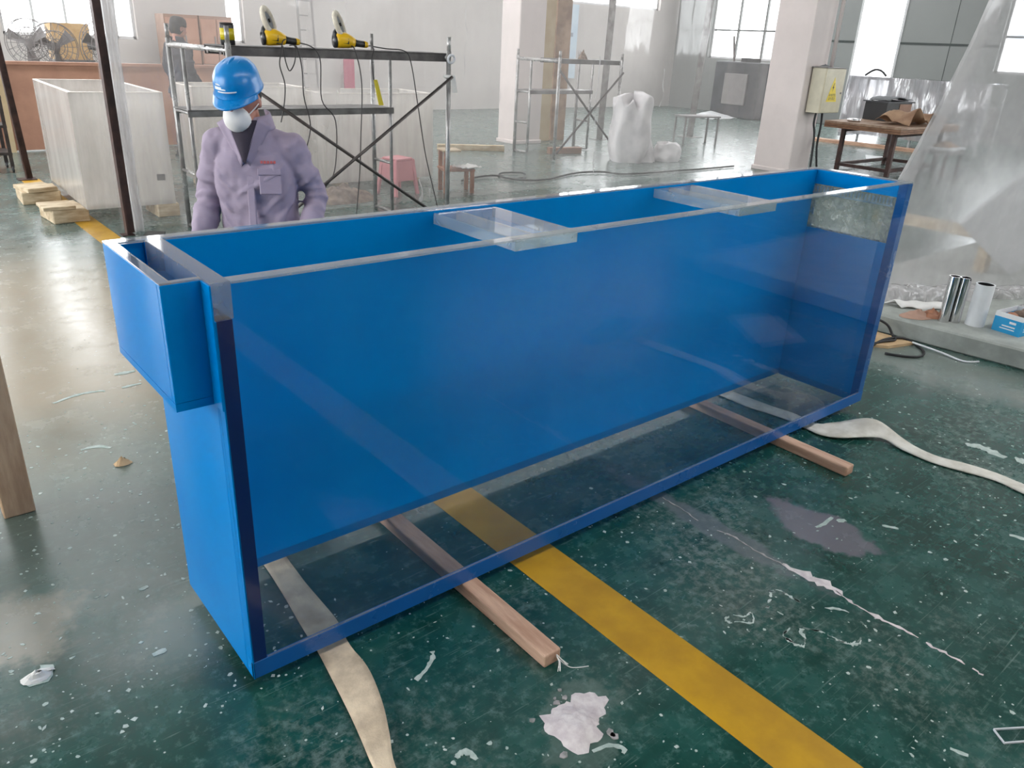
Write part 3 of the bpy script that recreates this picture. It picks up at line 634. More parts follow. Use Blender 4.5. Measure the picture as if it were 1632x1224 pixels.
# ================================================================== SCAFFOLDS
def scaffold(label, loc, Lx, Wy, zb_, zt, r_=.021, plank2=True, detail=True, group=None, rz=0):
    s = thing('tube_scaffold', label, 'scaffold', loc, rz)
    for x in (0, Lx):
        for y in (0, Wy):
            p = MB().cyl((x, y, 0), (x, y, zb_ + .05), r_).build('post', 'galv_pipe', s, smooth=True)
            MB().cyl((x, y, zb_ + .05), (x, y, zt), r_ * .8).build('coupling_pin', 'galv_pipe', p, smooth=True)
        MB().cyl((x, Wy - .33, .03), (x, Wy - .33, zb_), r_ * .8).build('inner_post', 'galv_pipe', s, smooth=True)
        MB().cyl((x, 0, zb_), (x, Wy, zb_), r_).build('top_bar', 'galv_pipe', s, smooth=True)
        for z in (.03, zb_ * .336, zb_ * .664): MB().cyl((x, Wy - .33, z), (x, Wy, z), r_ * .7).build('rung', 'galv_pipe', s, smooth=True)
    MB().cyl((0, -.03, zb_ * .9), (Lx, -.03, .10), r_ * .62).build('cross_brace', 'dark_pipe', s, smooth=True)
    MB().cyl((0, -.055, .10), (Lx, -.055, zb_ * .9), r_ * .62).build('cross_brace', 'dark_pipe', s, smooth=True)
    pk = MB().box(-.02, Lx + .02, .03, .42, zb_ + .022, zb_ + .032).build('walkway_plank', 'plank_top', s, bevel=.003)
    for y in (.03, .405): MB().box(-.02, Lx + .02, y, y + .015, zb_ - .035, zb_ + .022).build('plank_rim', 'plank_top', pk)
    for x in (-.02, Lx - .02):
        for y in (.08, .34): MB().box(x, x + .04, y, y + .04, zb_ - .03, zb_ + .0).build('plank_hook', 'dark_pipe', pk)
    if plank2:
        zc = zb_ * .664
        pk = MB().box(-.02, Lx + .02, Wy - .36, Wy + .02, zc + .016, zc + .026).build('walkway_plank', 'plank_steel', s, bevel=.003)
        for y in (Wy - .36, Wy + .005): MB().box(-.02, Lx + .02, y, y + .015, zc - .03, zc + .016).build('plank_rim', 'plank_steel', pk)
    return s
scaffold('near tube scaffold carrying two yellow polishers behind the worker', (1.73, 4.29, 0), 1.905, 1.29, 1.51, 1.67)
scaffold('far tube scaffold standing in front of the white column', (8.08, 7.72, 0), 1.35, .98, 1.43, 1.57, .026)
PZ = 1.51 + .032
def polisher(label, loc, rz):
    p = thing('angle_polisher', label, 'polisher', loc, rz, 'polishers on the scaffold plank')
    p.scale = (.82, 1.1, 1.12)
    bd = MB().tube([(-.10, 0, .052), (-.07, 0, .058), (.0, 0, .06), (.05, 0, .052), (.09, 0, .046)], [.040, .052, .052, .042, .032], 14).build('body', 'tool_yellow', p, smooth=True)
    MB().box(-.05, .02, -.049, -.03, .035, .075).build('side_grip', 'black_plastic', bd, bevel=.006)
    MB().tube([(.08, 0, .047), (.11, 0, .044), (.19, 0, .038)], [.031, .024, .022], 12).build('handle', 'black_plastic', p, smooth=True)
    MB().cyl((.19, 0, .038), (.225, 0, .036), .024, .018).build('end_cap', 'tool_yellow', p, smooth=True)
    MB().tube([(-.115, 0, .05), (-.095, 0, .052)], [.042, .045], 14).build('gear_collar', 'black_plastic', p, smooth=True)
    MB().tube([(-.10, .0, .07), (-.085, .02, .10), (-.06, .03, .125)], [.03, .028, .022], 12).build('spindle_neck', 'black_plastic', p, smooth=True)
    ax = Vector((.62, -.62, .42)).normalized(); c_ = Vector((-.03, .045, .155))
    pad = MB().ring(c_, .082, .022, ax, 28, 10).build('wool_pad', 'wool', p, smooth=True)
    MB().cyl(c_ - ax * .012, c_ + ax * .004, .064, .064, 22).build('backing_disc', 'grey_cloth', pad)
    MB().cyl(c_ + ax * .008, c_ + ax * .02, .014, .010, 10).build('spindle_nut', 'black_plastic', pad)
    return p
polisher('yellow polisher with white wool pad, nearer the paint can', (2.12, 4.37, PZ), rad(-8))
polisher('yellow polisher with white wool pad, nearer the middle of the plank', (2.70, 4.37, PZ), rad(-8))
cn = thing('paint_can', 'black and yellow paint can at the left end of the scaffold plank', 'can', (1.80, 4.46, PZ))
MB().lathe([(.047, 0), (.05, .004), (.05, .135), (.047, .14)], n=24).build('shell', 'black_plastic', cn, smooth=True)
MB().lathe([(.0506, .035), (.0506, .112)], n=24).build('paper_label', 'can_yellow', cn, smooth=True)
MB().lathe([(.047, .14), (.05, .145), (.048, .15), (.03, .147)], n=24).build('lid', 'dark_pipe', cn, smooth=True)
YC = 4.262
def cord(pts, label, y=YC, r_=.0045, m='cable', group=None):
    return tag(MB().tube(smoothpath([(p[0], p[2] if len(p) > 2 else y, p[1]) for p in pts], 6), r_, 6).build('power_cord', m, smooth=True), label, 'cord', group)
cord([(2.30, 1.60, 4.47), (2.22, 1.60, 4.36), (2.15, 1.585, 4.30), (2.111, 1.5), (2.096, 1.417), (2.126, 1.293), (2.111, 1.152), (2.076, 1.02)], 'black cord of the left polisher hanging nearest the worker')
cord([(2.10, 1.56, 4.40), (2.13, 1.56, 4.28), (2.145, 1.445), (2.172, 1.384), (2.216, 1.447), (2.235, 1.55, 4.28), (2.26, 1.56, 4.42)], 'short black cord loop dangling below the left polisher')
cord([(2.27, 1.555, 4.45), (2.245, 1.55, 4.28), (2.27, 1.406), (2.273, 1.208), (2.311, 1.033), (2.305, .93), (2.26, .80)], 'black cord hanging second from the worker')
cord([(2.24, 1.565, 4.50), (2.33, 1.57, 4.30), (2.421, 1.479), (2.421, 1.179), (2.532, 1.014), (2.505, .645), (2.40, .5)], 'long wavy black cord hanging between the two polishers')
cord([(2.74, 1.555, 4.40), (2.73, 1.55, 4.28), (2.774, 1.297), (2.75, .87), (2.732, .616), (2.683, .2), (2.70, .008), (2.95, .008, 4.35)], 'black cord hanging straight to the floor below the right polisher')
cord([(2.93, 1.58, 4.47), (3.05, 1.56, 4.35), (3.18, 1.55, 4.28), (3.235, 1.47), (3.301, 1.142), (3.383, .714), (3.512, .25), (3.56, .008), (3.75, .008, 4.5)], 'black cord slanting down at the right end of the scaffold')
cord([(2.925, 1.578, 4.45), (2.90, 1.56, 4.28), (2.87, 1.475), (2.884, 1.327)], 'short black cord holding the yellow tag')
tag(MB().add([(2.884, YC - .003, 1.329), (2.915, YC - .003, 1.329), (2.968, YC - .006, 1.135), (2.925, YC - .006, 1.135), (2.884, YC + .003, 1.329), (2.915, YC + .003, 1.329), (2.968, YC, 1.135), (2.925, YC, 1.135)],
    [(0, 1, 2, 3), (7, 6, 5, 4), (0, 4, 5, 1), (1, 5, 6, 2), (2, 6, 7, 3), (3, 7, 4, 0)]).build('yellow_tag', 'can_yellow'), 'long yellow tag dangling from a cord under the scaffold plank', 'tag')
tag(MB().ring((3.635, 4.255, 1.50), .032, .010, (0, 1, .15)).build('tape_ring', 'tape_white', smooth=True), 'white tape ring hung on the right scaffold post', 'ring')
ct = MB().ring((3.635, 4.29, 1.36), .033, .014, (0, 0, 1)); ct.grid(lambda u, v: (3.625 + .05 * u + .02 * v, 4.25 - .01 * v, 1.37 - .14 * v + .02 * fb(u * 4, v * 3)), 4, 6)
tag(ct.build('cloth_tie', 'white_cloth', smooth=True), 'white rag tied round the right scaffold post', 'rag')

# ================================================================== FROSTED TANKS ON BLOCKS
def frosted_box(label, loc, rz, lx, ly, hz, rows=1):
    o = thing('frosted_tank', label, 'tank', loc, rz)
    for nm, a in (('front_panel', (0, lx, 0, .03, 0, hz)), ('back_panel', (0, lx, ly - .03, ly, 0, hz)), ('end_panel', (0, .03, .03, ly - .03, 0, hz)), ('end_panel', (lx - .03, lx, .03, ly - .03, 0, hz)), ('base_panel', (.03, lx - .03, .03, ly - .03, 0, .03))):
        q = MB().box(*a).build(nm, 'frosted', o)
        if nm != 'base_panel': MB().box(a[0], a[1], a[2], a[3], hz, hz + .006).build('polished_edge', 'frosted_edge', q)
    return o
ft = frosted_box('open frosted acrylic tank raised on timber blocks at far left', (1.03, 6.12, .12), rad(-2), .76, 1.75, .98)
MB().prism([(0, 0), (.085, .0), (.07, .05), (.045, .075), (.04, .10), (.02, .06)], 0, .003).build('torn_label', 'white_plastic', ft, (.29, -.001, .52), rot=(rad(90), 0, 0))
MB().box(0, .07, -.006, 0, 0, .055).build('corner_clamp', 'fan_grey', ft, (.62, 0, .22))
def block(x, y, lx, ly, hz, rz, label): return tag(MB().box(-lx / 2, lx / 2, -ly / 2, ly / 2, 0, hz).build('timber_block', 'pine_block', None, (x, y, 0), bevel=.008, rot=(0, 0, rz)), label, 'block', 'blocks under the frosted tank')
block(.90, 6.42, .30, .42, .12, rad(4), 'pale timber block under the near left corner of the frosted tank')
block(.88, 7.42, .34, .46, .12, rad(-3), 'pale timber block under the far left corner of the frosted tank')
block(1.72, 6.30, .20, .40, .12, rad(0), 'timber block under the right corner of the frosted tank')
tag(MB().box(-.16, .10, -.18, .12, 0, .03).build('timber_offcut', 'pine_block', None, (.86, 6.38, .12), bevel=.004), 'thin board offcut lying on the near left timber block', 'offcut')
tag(MB().box(-.15, .12, -.2, .15, 0, .04).build('timber_offcut', 'pine_block', None, (.86, 7.36, .12), bevel=.004, rot=(0, 0, .2)), 'thick board offcut lying on the far left timber block', 'offcut')
frosted_box('long frosted acrylic tank behind the scaffold, left of the taller one', (2.42, 7.2, .1), rad(-1.5), 1.26, .7, .98)
frosted_box('tall frosted acrylic tank behind the pink stool', (3.72, 6.80, .06), rad(-1), 1.44, .8, .98)
for x, y, l in ((2.6, 7.5, 'timber block under the left end of the long frosted tank'), (3.55, 7.5, 'timber block under the right end of the long frosted tank')): tag(MB().box(-.08, .08, -.28, .28, 0, .1).build('timber_block', 'pine_block', None, (x, y, 0), bevel=.006), l, 'block', 'blocks under the long frosted tank')
for x, y, l in ((3.95, 7.2, 'timber block under the left end of the tall frosted tank'), (4.95, 7.2, 'timber block under the right end of the tall frosted tank')): tag(MB().box(-.06, .06, -.35, .35, 0, .06).build('timber_block', 'pine_block', None, (x, y, 0), bevel=.006), l, 'block', 'blocks under the tall frosted tank')
# debris heap
hp = MB()
def heap(u, v): 
    a = 6.283 * u; R_ = .42 * v; x, y = R_ * math.cos(a), R_ * .6 * math.sin(a); return (x, y, max(0, .17 * (1 - v) ** .8 + .05 * fb(x * 12, y * 12) * (1 - v * v)) + .001)
hpo = hp.grid(heap, 30, 12).build('debris_heap', 'debris_brown', None, (3.55, 6.15, 0)); tag(hpo, 'brown heap of sawdust and rubbish on the floor behind the scaffold', 'debris'); hpo['kind'] = 'stuff'
# pink stool
ps = thing('plastic_stool', 'pink moulded plastic stool behind the scaffold', 'stool', (4.30, 6.22, 0), rad(12))
MB().lathe([(.02, .40), (.13, .405), (.145, .41), (.15, .40), (.145, .38)], n=4, M=Matrix.Rotation(rad(45), 3, 'Z') @ Matrix.Diagonal((1.3, 1.15, 1))).build('seat', 'pink_plastic', ps, bevel=.01)
for sx in (-1, 1):
    for sy in (-1, 1):
        MB().tube([(sx * .12, sy * .11, .39), (sx * .17, sy * .15, 0)], [.028, .022], 4).build('leg', 'pink_plastic', ps)
for sy in (-1, 1): MB().box(-.145, .145, sy * .128 - .006, sy * .128 + .006, .16, .38).build('skirt', 'pink_plastic', ps)
for sx in (-1, 1): MB().box(sx * .14 - .006, sx * .14 + .006, -.12, .12, .16, .38).build('skirt', 'pink_plastic', ps)
# wooden chair-like stool
ws_ = thing('wooden_stool', 'small wooden stool with a pale cloth on its seat, right of the scaffold', 'stool', (5.0, 6.05, 0), rad(-20))
for x, y, hh in ((-.16, .12, .47), (-.16, -.12, .47), (.16, .12, .25), (.16, -.12, .25)): MB().box(x - .022, x + .022, y - .022, y + .022, 0, hh).build('leg', 'stool_wood', ws_, bevel=.003)
MB().box(-.19, .19, -.15, .15, .25, .28).build('seat', 'stool_wood', ws_, bevel=.004); MB().box(-.20, .02, -.14, .14, .47, .49).build('top_board', 'pine_block', ws_, bevel=.004)
tag(MB().grid(lambda u, v: (5.0 + (u - .25) * .26, 5.93 + (v - .5) * .24, .284 + .02 * (1 + fb(u * 5, v * 5))), 8, 8).build('folded_cloth', 'white_cloth', solid=.01, smooth=True), 'pale folded cloth on the small wooden stool', 'cloth')

# ================================================================== BEYOND THE FILM
cordp = [(5.45, 6.55), (5.797, 6.693), (6.096, 6.675), (6.163, 6.428), (6.388, 6.439), (6.587, 6.708), (6.344, 6.852), (6.126, 6.606), (6.183, 6.259), (6.566, 6.199), (7.357, 6.427), (7.751, 6.322), (7.933, 6.106), (8.475, 5.997), (9.042, 5.96), (9.515, 5.95), (10.3, 5.93)]
tag(MB().tube(smoothpath([(x, y, .018 + .004 * (i % 3)) for i, (x, y) in enumerate(cordp)], 6), .013, 6).build('power_cord', 'rubber_black', smooth=True), 'thick black cable coiled and trailing over the floor beyond the film', 'cord')
def bag(label, loc, rx, ry, hz, sd, top=.75, rz=0, name='bulk_bag'):
    o = thing(name, label, 'bag', loc, rz)
    def f(u, v):
        a = 6.283 * u; r_ = (1 + .06 * math.cos(4 * a)) * (1 + .22 * fb(math.cos(a) * 2, math.sin(a) * 2 + sd, v * 2.5)) * (1 - (1 - top) * v ** 2.2) * (.86 + .14 * math.sin(min(1, v * 4) * 1.57))
        if v > .92: r_ *= max(.02, (1 - v) / .08)
        return (rx * r_ * math.cos(a), ry * r_ * math.sin(a), hz * min(v / .94, 1) * (1 + .28 * fb(math.cos(a) * 1.6 + sd, math.sin(a) * 1.6) * v * v))
    MB().grid(f, 56, 36).build('sack', 'bag_white', o, smooth=True)
    return o
bb_ = bag('tall white woven bulk bag standing beyond the film', (9.15, 7.15, 0), .34, .31, .90, 8.4, .92, .3)
def flap(u, v):
    a = 6.283 * u; r_ = (1 - .55 * v) * (1 + .25 * fb(math.cos(a) * 2, math.sin(a) * 2, v * 3)) * (1 if v < .95 else .4)
    return (.17 - .06 * v + .20 * r_ * math.cos(a), -.17 + .10 * v + .20 * r_ * math.sin(a), .93 * v + .002)
MB().grid(flap, 30, 22).build('draped_flap', 'bag_white', bb_, smooth=True)
bag('low slumped white sack right of the bulk bag', (9.85, 6.93, 0), .24, .22, .28, 6.3, .8, 0, 'white_sack')
# boards by the far column
for k, (x, w_, m_, l) in enumerate(((9.62, .26, 'beige_board', 'tall beige board standing beside the far white column'), (9.98, .30, 'kraft', 'tall brown board standing right of the beige one'))):
    tag(MB().box(-w_ / 2, w_ / 2, -.03, .03, 0, 4.0).build('tall_board', m_, None, (x, 9.75, 0), rot=(0, 0, -.2)), l, 'board')
tag(MB().box(-.55, .55, -.05, .05, 0, .09).build('timber_beam', 'pine_block', None, (7.45, 9.05, 0), rot=(0, 0, -.5), bevel=.005), 'pale timber beam lying left of the far column', 'beam')
tag(MB().box(-.3, .3, -.06, .06, 0, .1).build('timber_beam', 'cabinet_brown', None, (8.75, 8.2, 0), rot=(0, 0, -.25), bevel=.005), 'short brown beam lying under the far scaffold', 'beam')
tag(MB().grid(crum(0, 0, .1, .12, 2.2), 14, 6).build('rag_bundle', 'debris_brown', None, (8.75, 7.92, 1.46)), 'small rag bundle on the far scaffold plank', 'rag')
bn = thing('wall_banner', 'pale blue notice board on the back wall beyond the far scaffold', 'notice board', (15.5, 15.86, .8))
MB().box(-.55, .65, -.03, .03, 0, 1.9).build('board', 'banner', bn)
for z, w_ in ((1.32, .9), (1.08, 1.0), (1.5, .3)):
    for k in range(int(w_ / .14)): MB().box(-.45 + k * .14, -.36 + k * .14, -.036, -.031, z, z + .10).build('lettering', 'banner_ink', bn)
# low table near the far post
lt = thing('low_table', 'low dark metal stand beside the far steel post', 'stand', (12.35, 8.35, 0), -.3)
MB().box(-.4, .4, -.2, .2, .5, .53).build('top', 'fan_grey', lt)
for x in (-.37, .37):
    for y in (-.17, .17): MB().box(x - .015, x + .015, y - .015, y + .015, 0, .5).build('leg', 'fan_grey', lt)

# left background: brown partition, fans, boxes
ct_ = thing('brown_partition', 'long low brown board partition at far left', 'partition', (-3.0, 11.0, 0))
for k in range(5): MB().box(k * 1.42, k * 1.42 + 1.40, 0, .05, .02, 1.10).build('panel', 'brown_board', ct_)
MB().box(-.02, 7.1, -.03, .08, 1.10, 1.14).build('top_rail', 'brown_board', ct_)
for k in range(6): MB().box(k * 1.42 - .04, k * 1.42 + .02, -.05, 0, 0, 1.12).build('stile', 'beige_board', ct_)
def fan(label, x, y, zc, rz, R_=.36):
    o = thing('industrial_fan', label, 'fan', (x, y, 0), rz, 'fans behind the brown partition')
    MB().cyl((0, 0, 0), (0, 0, zc), .025).build('pole', 'fan_grey', o); MB().lathe([(.22, 0), (.22, .03), (.06, .06)], n=20).build('base', 'fan_grey', o)
    cg = MB()
    for q in (-.09, .09):
        for f_ in (1, .66, .33): cg.ring((0, q * (1.0 if f_ < 1 else .3), zc), R_ * f_, .006, (0, 1, 0), 28, 5)
    for k in range(20):
        a = 2 * math.pi * k / 20; d = Vector((math.cos(a), 0, math.sin(a)))
        for q in (-1, 1): cg.tube([Vector((0, q * .10, zc)), Vector((0, q * .09, zc)) + d * R_ * .5, Vector((0, 0, zc)) + d * R_], .0035, 4)
    cg.build('cage', 'fan_grey', o)
    MB().cyl((0, -.03, zc), (0, .16, zc), .065, .055, 14).build('motor', 'fan_grey', o)
    for k in range(3):
        a = 2 * math.pi * k / 3 + .5; d = Vector((math.cos(a), 0, math.sin(a))); e_ = Vector((-d.z, 0, d.x)); p0 = Vector((0, -.04, zc))
        MB().add([p0 + d * .05 - e_ * .03, p0 + d * .05 + e_ * .03, p0 + d * R_ * .85 + e_ * .12 + Vector((0, .05, 0)), p0 + d * R_ * .9 - e_ * .04 - Vector((0, .02, 0))], [(0, 1, 2, 3)]).build('blade', 'fan_grey', o, solid=.004)
    return o
fan('grey cage fan leftmost behind the brown partition', 1.92, 12.4, 1.33, rad(-35), .33)
fan('grey cage fan in the middle behind the brown partition', 2.34, 12.9, 1.28, rad(10), .34)
fan('grey cage fan nearest the rusty post', 2.98, 13.0, 1.30, rad(35), .36)
cb = thing('cardboard_carton', 'brown carton stacked behind the cage fans', 'carton', (2.72, 13.7, 0))
MB().box(-.28, .28, -.2, .2, 1.08, 1.62).build('shell', 'cardboard', cb); MB().box(-.30, .30, -.22, .22, 0, 1.08).build('stand', 'fan_grey', cb)
def cabinet(x, label):
    o = thing('wooden_cabinet', label, 'cabinet', (x, 15.3, 0), 0, 'cabinets along the back wall')
    MB().box(-.32, .32, -.25, .25, 0, 1.86).build('carcass', 'cabinet_brown', o)
    for s_ in (-1, 1):
        for z in (.08, 1.0):
            d = MB().box(min(s_ * .01, s_ * .30), max(s_ * .01, s_ * .30), -.27, -.25, z, z + .8).build('door', 'brown_board', o); MB().box(s_ * .05 - .01, s_ * .05 + .01, -.29, -.27, z + .35, z + .5).build('handle', 'fan_grey', d)
    return o
cabinet(5.0, 'brown wooden cabinet against the back wall, left of its twin'); cabinet(5.66, 'brown wooden cabinet against the back wall, right of its twin')
ld_ = thing('ladder', 'thin metal ladder leaning on the back wall', 'ladder', (7.6, 15.35, 0))
for x in (0, .34): MB().beam((x, 0, 0), (x + .12, .48, 3.4), .03, .05).build('rail', 'fan_grey', ld_)
for k in range(11): z = .25 + k * .29; MB().cyl((.12 * z / 3.4, .48 * z / 3.4, z), (.34 + .12 * z / 3.4, .48 * z / 3.4, z), .012).build('rung', 'fan_grey', ld_)
mp = thing('magenta_panel', 'magenta board leaning against the back wall', 'board', (8.88, 15.7, 0)); MB().box(-.13, .13, -.02, .02, .0, 1.15).build('board', 'magenta_panel', mp); MB().box(-.15, .15, -.03, .03, 0, .5).build('lower_box', 'fan_grey', mp)
lr = thing('steel_trolley', 'small dark steel trolley at the far left edge', 'trolley', (.80, 9.45, 0))
for x in (-.16, .16):
    for y in (-.2, .2): MB().box(x - .018, x + .018, y - .018, y + .018, .06, .85).build('upright', 'dark_pipe', lr); MB().ring((x, y, .04), .03, .012, (1, 0, 0), 12, 6).build('castor', 'rubber_black', lr)
for z in (.2, .5, .82): MB().box(-.18, .18, -.22, .22, z, z + .03).build('shelf', 'dark_pipe', lr)
# right background
mc = thing('dark_machine', 'dark grey machine cabinet under the far window', 'machine', (19.4, 12.3, 0))
MB().box(-.5, .5, -.75, .75, 0, 1.45).build('housing', 'machine_dark', mc, bevel=.03); MB().box(-.56, -.5, -.4, .35, .35, 1.15).build('front_door', 'fan_grey', mc, bevel=.01)
MB().cyl((0, .5, 1.45), (0, .62, 2.1), .03).build('arm', 'dark_pipe', mc); MB().box(-.1, .1, -.3, .2, 1.45, 1.55).build('top_box', 'black_plastic', mc)
tag(MB().grid(lambda u, v: (17.7 + u * 1.1, 12.0 + v * .9, .01 + .12 * u * v + .05 * max(0, fb(u * 4, v * 4))), 8, 8).build('white_sheet', 'white_plastic', solid=.01), 'white sheet curled on the floor in front of the dark machine', 'sheet')

# electrical box on the column
eb = thing('electrical_box', 'cream electrical box with yellow warning triangle on the column', 'electrical box', (10.95, 5.10, .90))
MB().box(-.26, .26, -.22, .0, 0, .62).build('housing', 'cream_enamel_side', eb, bevel=.006)
dr = MB().box(-.265, .265, -.238, -.222, .005, .615).build('door', 'cream_enamel', eb, bevel=.004)
MB().cyl((.215, -.238, .28), (.215, -.25, .28), .014).build('lock', 'fan_grey', dr)
MB().box(-.275, .275, -.25, .01, .62, .632).build('rain_lid', 'fan_grey', eb)
sgn = MB().add([(-.155, -.2405, .16), (.125, -.2405, .16), (-.015, -.2405, .50), (-.155, -.2385, .16), (.125, -.2385, .16), (-.015, -.2385, .50)], [(0, 1, 2), (5, 4, 3), (0, 3, 4, 1), (1, 4, 5, 2), (2, 5, 3, 0)]).build('warning_sign', 'sign_yellow', dr)
bolt = [(0.006, .42), (-.028, .345), (-.004, .352), (-.016, .295), (.024, .372), (.0, .365), (.018, .42)]
MB().add([(x - .015, -.2412, z) for x, z in bolt], [tuple(range(7))]).build('lightning_mark', 'sign_black', sgn)
for txt, z in (('有电危险', .236), ('请勿靠近', .186)):
    cu = bpy.data.curves.new('lettering', 'FONT'); cu.body = txt; cu.size = .046; cu.align_x = 'CENTER'; cu.materials.append(MATS['sign_black'])
    tc = bpy.data.objects.new('lettering_curve', cu); COL.objects.link(tc); me = bpy.data.meshes.new_from_object(tc.evaluated_get(bpy.context.evaluated_depsgraph_get())); bpy.data.objects.remove(tc)
    to = bpy.data.objects.new('lettering', me); COL.objects.link(to); to.parent = sgn; to.location = (-.015, -.2415, z); to.rotation_euler = (rad(90), 0, 0)
MB().cyl((.06, -.10, .632), (.06, -.10, 5.4), .028).build('conduit', 'column_paint', eb, smooth=True)
MB().tube(smoothpath([(-.12, -.10, 0), (-.13, -.1, -.15), (-.10, -.13, -.35), (-.16, -.2, -.87)], 5), .016, 6).build('cable', 'rubber_black', eb, smooth=True)
MB().tube(smoothpath([(.05, -.10, 0), (.08, -.1, -.2), (.03, -.13, -.5), (.04, -.2, -.87)], 5), .016, 6).build('cable', 'rubber_black', eb, smooth=True)
tag(MB().grid(crum(10.84, 5.0, .1, .03, 7.7), 14, 5).build('dust_rag', 'grey_cloth', None, (0, 0, 1.536)), 'grey rag lying on top of the electrical box', 'rag')

# workbench
wbn = thing('workbench', 'plywood topped workbench on dark steel legs behind the column', 'workbench', (12.65, 4.68, 0))
TX, TY, TZ = 1.0, .62, .75
for k in range(3): MB().box(-TX, TX, -TY, TY, TZ - .10 + k * .034, TZ - .10 + k * .034 + .031).build('top_layer', 'plywood' if k == 2 else 'plywood_edge', wbn)
for x in (-.72, .86):
    for y in (-.42, .42):
        MB().box(x - .03, x + .03, y - .03, y + .03, 0, TZ - .10).build('leg', 'rust_steel', wbn)
for y in (-.42, .42): MB().box(-.72, .86, y - .025, y + .025, .06, .11).build('lower_rail', 'rust_steel', wbn); MB().box(-.72, .86, y - .025, y + .025, TZ - .16, TZ - .10).build('upper_rail', 'rust_steel', wbn)
for x in (-.72, .86): MB().box(x - .025, x + .025, -.42, .42, .06, .11).build('lower_rail', 'rust_steel', wbn)
tag(MB().ring((11.95, 4.98, TZ + .022), .085, .022, (0, 0, 1)).build('tape_roll', 'chrome', smooth=True), 'shiny tape roll near the left edge of the workbench', 'tape')
kp = MB().grid(lambda u, v: (12.05 + u * 1.3, 4.14 + v * .55 + .05 * fb(u * 4, v), TZ + .012 + .26 * abs(math.sin(u * 7 + v)) * (1 - .5 * v) * (.4 + .6 * abs(fb(u * 3, v * 2)) * 2)), 24, 14)
tag(kp.build('kraft_paper', 'kraft', solid=.006, smooth=True), 'crumpled brown kraft paper heaped on the workbench', 'paper')
db = thing('dark_crate', 'dark shallow crate on the workbench with a grey cloth over it', 'crate', (13.05, 5.02, TZ), -.1)
MB().box(-.35, .35, -.2, .2, 0, .28).build('shell', 'black_plastic', db); MB().box(-.38, .38, -.23, .23, .28, .30).build('lid', 'machine_dark', db); MB().box(-.0, .34, -.206, -.2, .03, .26).build('front_plate', 'cabinet_brown', db)
tag(MB().grid(lambda u, v: (12.72 + u * .8, 4.84 + v * .35, TZ + .315 + .08 * math.sin(u * 3.1) * (1 - u) + .02 * fb(u * 6, v * 5)), 12, 8).build('grey_cloth', 'grey_cloth', solid=.012, smooth=True), 'grey cloth lying over the dark crate', 'cloth')
smt = thing('low_stand', 'low steel stand with white panels, under the right end of the workbench', 'stand', (13.15, 4.02, 0))
MB().box(-.3, .3, -.22, .22, .40, .43).build('top', 'white_plastic', smt); MB().box(-.3, .3, -.22, .22, .33, .40).build('apron', 'fan_grey', smt)
for x in (-.26, .26):
    for y in (-.18, .18): MB().box(x - .02, x + .02, y - .02, y + .02, 0, .33).build('leg', 'rust_steel', smt)
tag(MB().grid(lambda u, v: (13.02 + .45 * u, 3.9 + .28 * v, .436 + .07 * math.sin(3.1 * u) * math.sin(3.1 * v)), 10, 8).build('tan_bag', 'kraft', solid=.01, smooth=True), 'tan bag lying on the low steel stand', 'bag')
tag(MB().box(-.35, .35, -.22, .22, 0, .008).build('paper_sheet', 'white_plastic', None, (14.2, 5.55, 0), rot=(0, 0, .5)), 'white paper sheet on the floor beyond the workbench', 'sheet')
# film-wrapped rack
rk = thing('wrapped_rack', 'long rack wrapped in shiny plastic film in front of the doorway', 'rack', (16.5, 6.4, 0))
for y in (-1.6, -.3, 1.2): 
    for x in (0, .7): MB().box(x, x + .04, y, y + .04, 0, 1.3).build('upright', 'frame_white', rk)
for z in (.2, 1.28): MB().box(0, .04, -1.6, 1.24, z, z + .04).build('rail', 'frame_white', rk); MB().box(.7, .74, -1.6, 1.24, z, z + .04).build('rail', 'frame_white', rk)
MB().box(0.05, .69, -1.55, 1.18, .3, .9).build('wrapped_stack', 'fan_grey', rk)
MB().grid(lambda u, v: (-.05 - .04 * fb(u * 14, v * 2) - .05 * (1 - v) * fb(u * 8, 3), -1.62 + 2.9 * u, .18 + 1.16 * v), 60, 16).build('film_front', 'film_silver', rk, smooth=True)
MB().grid(lambda u, v: (-.05 + .85 * v, -1.62 + 2.9 * u, 1.335 + .02 * fb(u * 9, v * 4)), 40, 8).build('film_top', 'film_heavy', rk, smooth=True)
MB().grid(lambda u, v: (-.05 + .85 * u, 1.27 + .04 * fb(u * 6, v * 2), .1 + 1.22 * v), 12, 12).build('film_end', 'film_silver', rk, smooth=True)
tag(MB().tube(smoothpath([(16.5, 7.35, 1.36), (16.45, 7.15, 1.47), (16.45, 7.0, 1.46), (16.4, 6.85, 1.37)], 5), .022, 6).build('black_hose', 'rubber_black', smooth=True), 'short black hose lying on the left end of the wrapped rack', 'hose')
tag(MB().box(-.11, .11, -1.25, 1.25, 0, .06).build('long_plank', 'pine', None, (15.95, 7.0, 0), rot=(0, 0, .12)), 'long pale plank on the floor in front of the wrapped rack', 'plank')

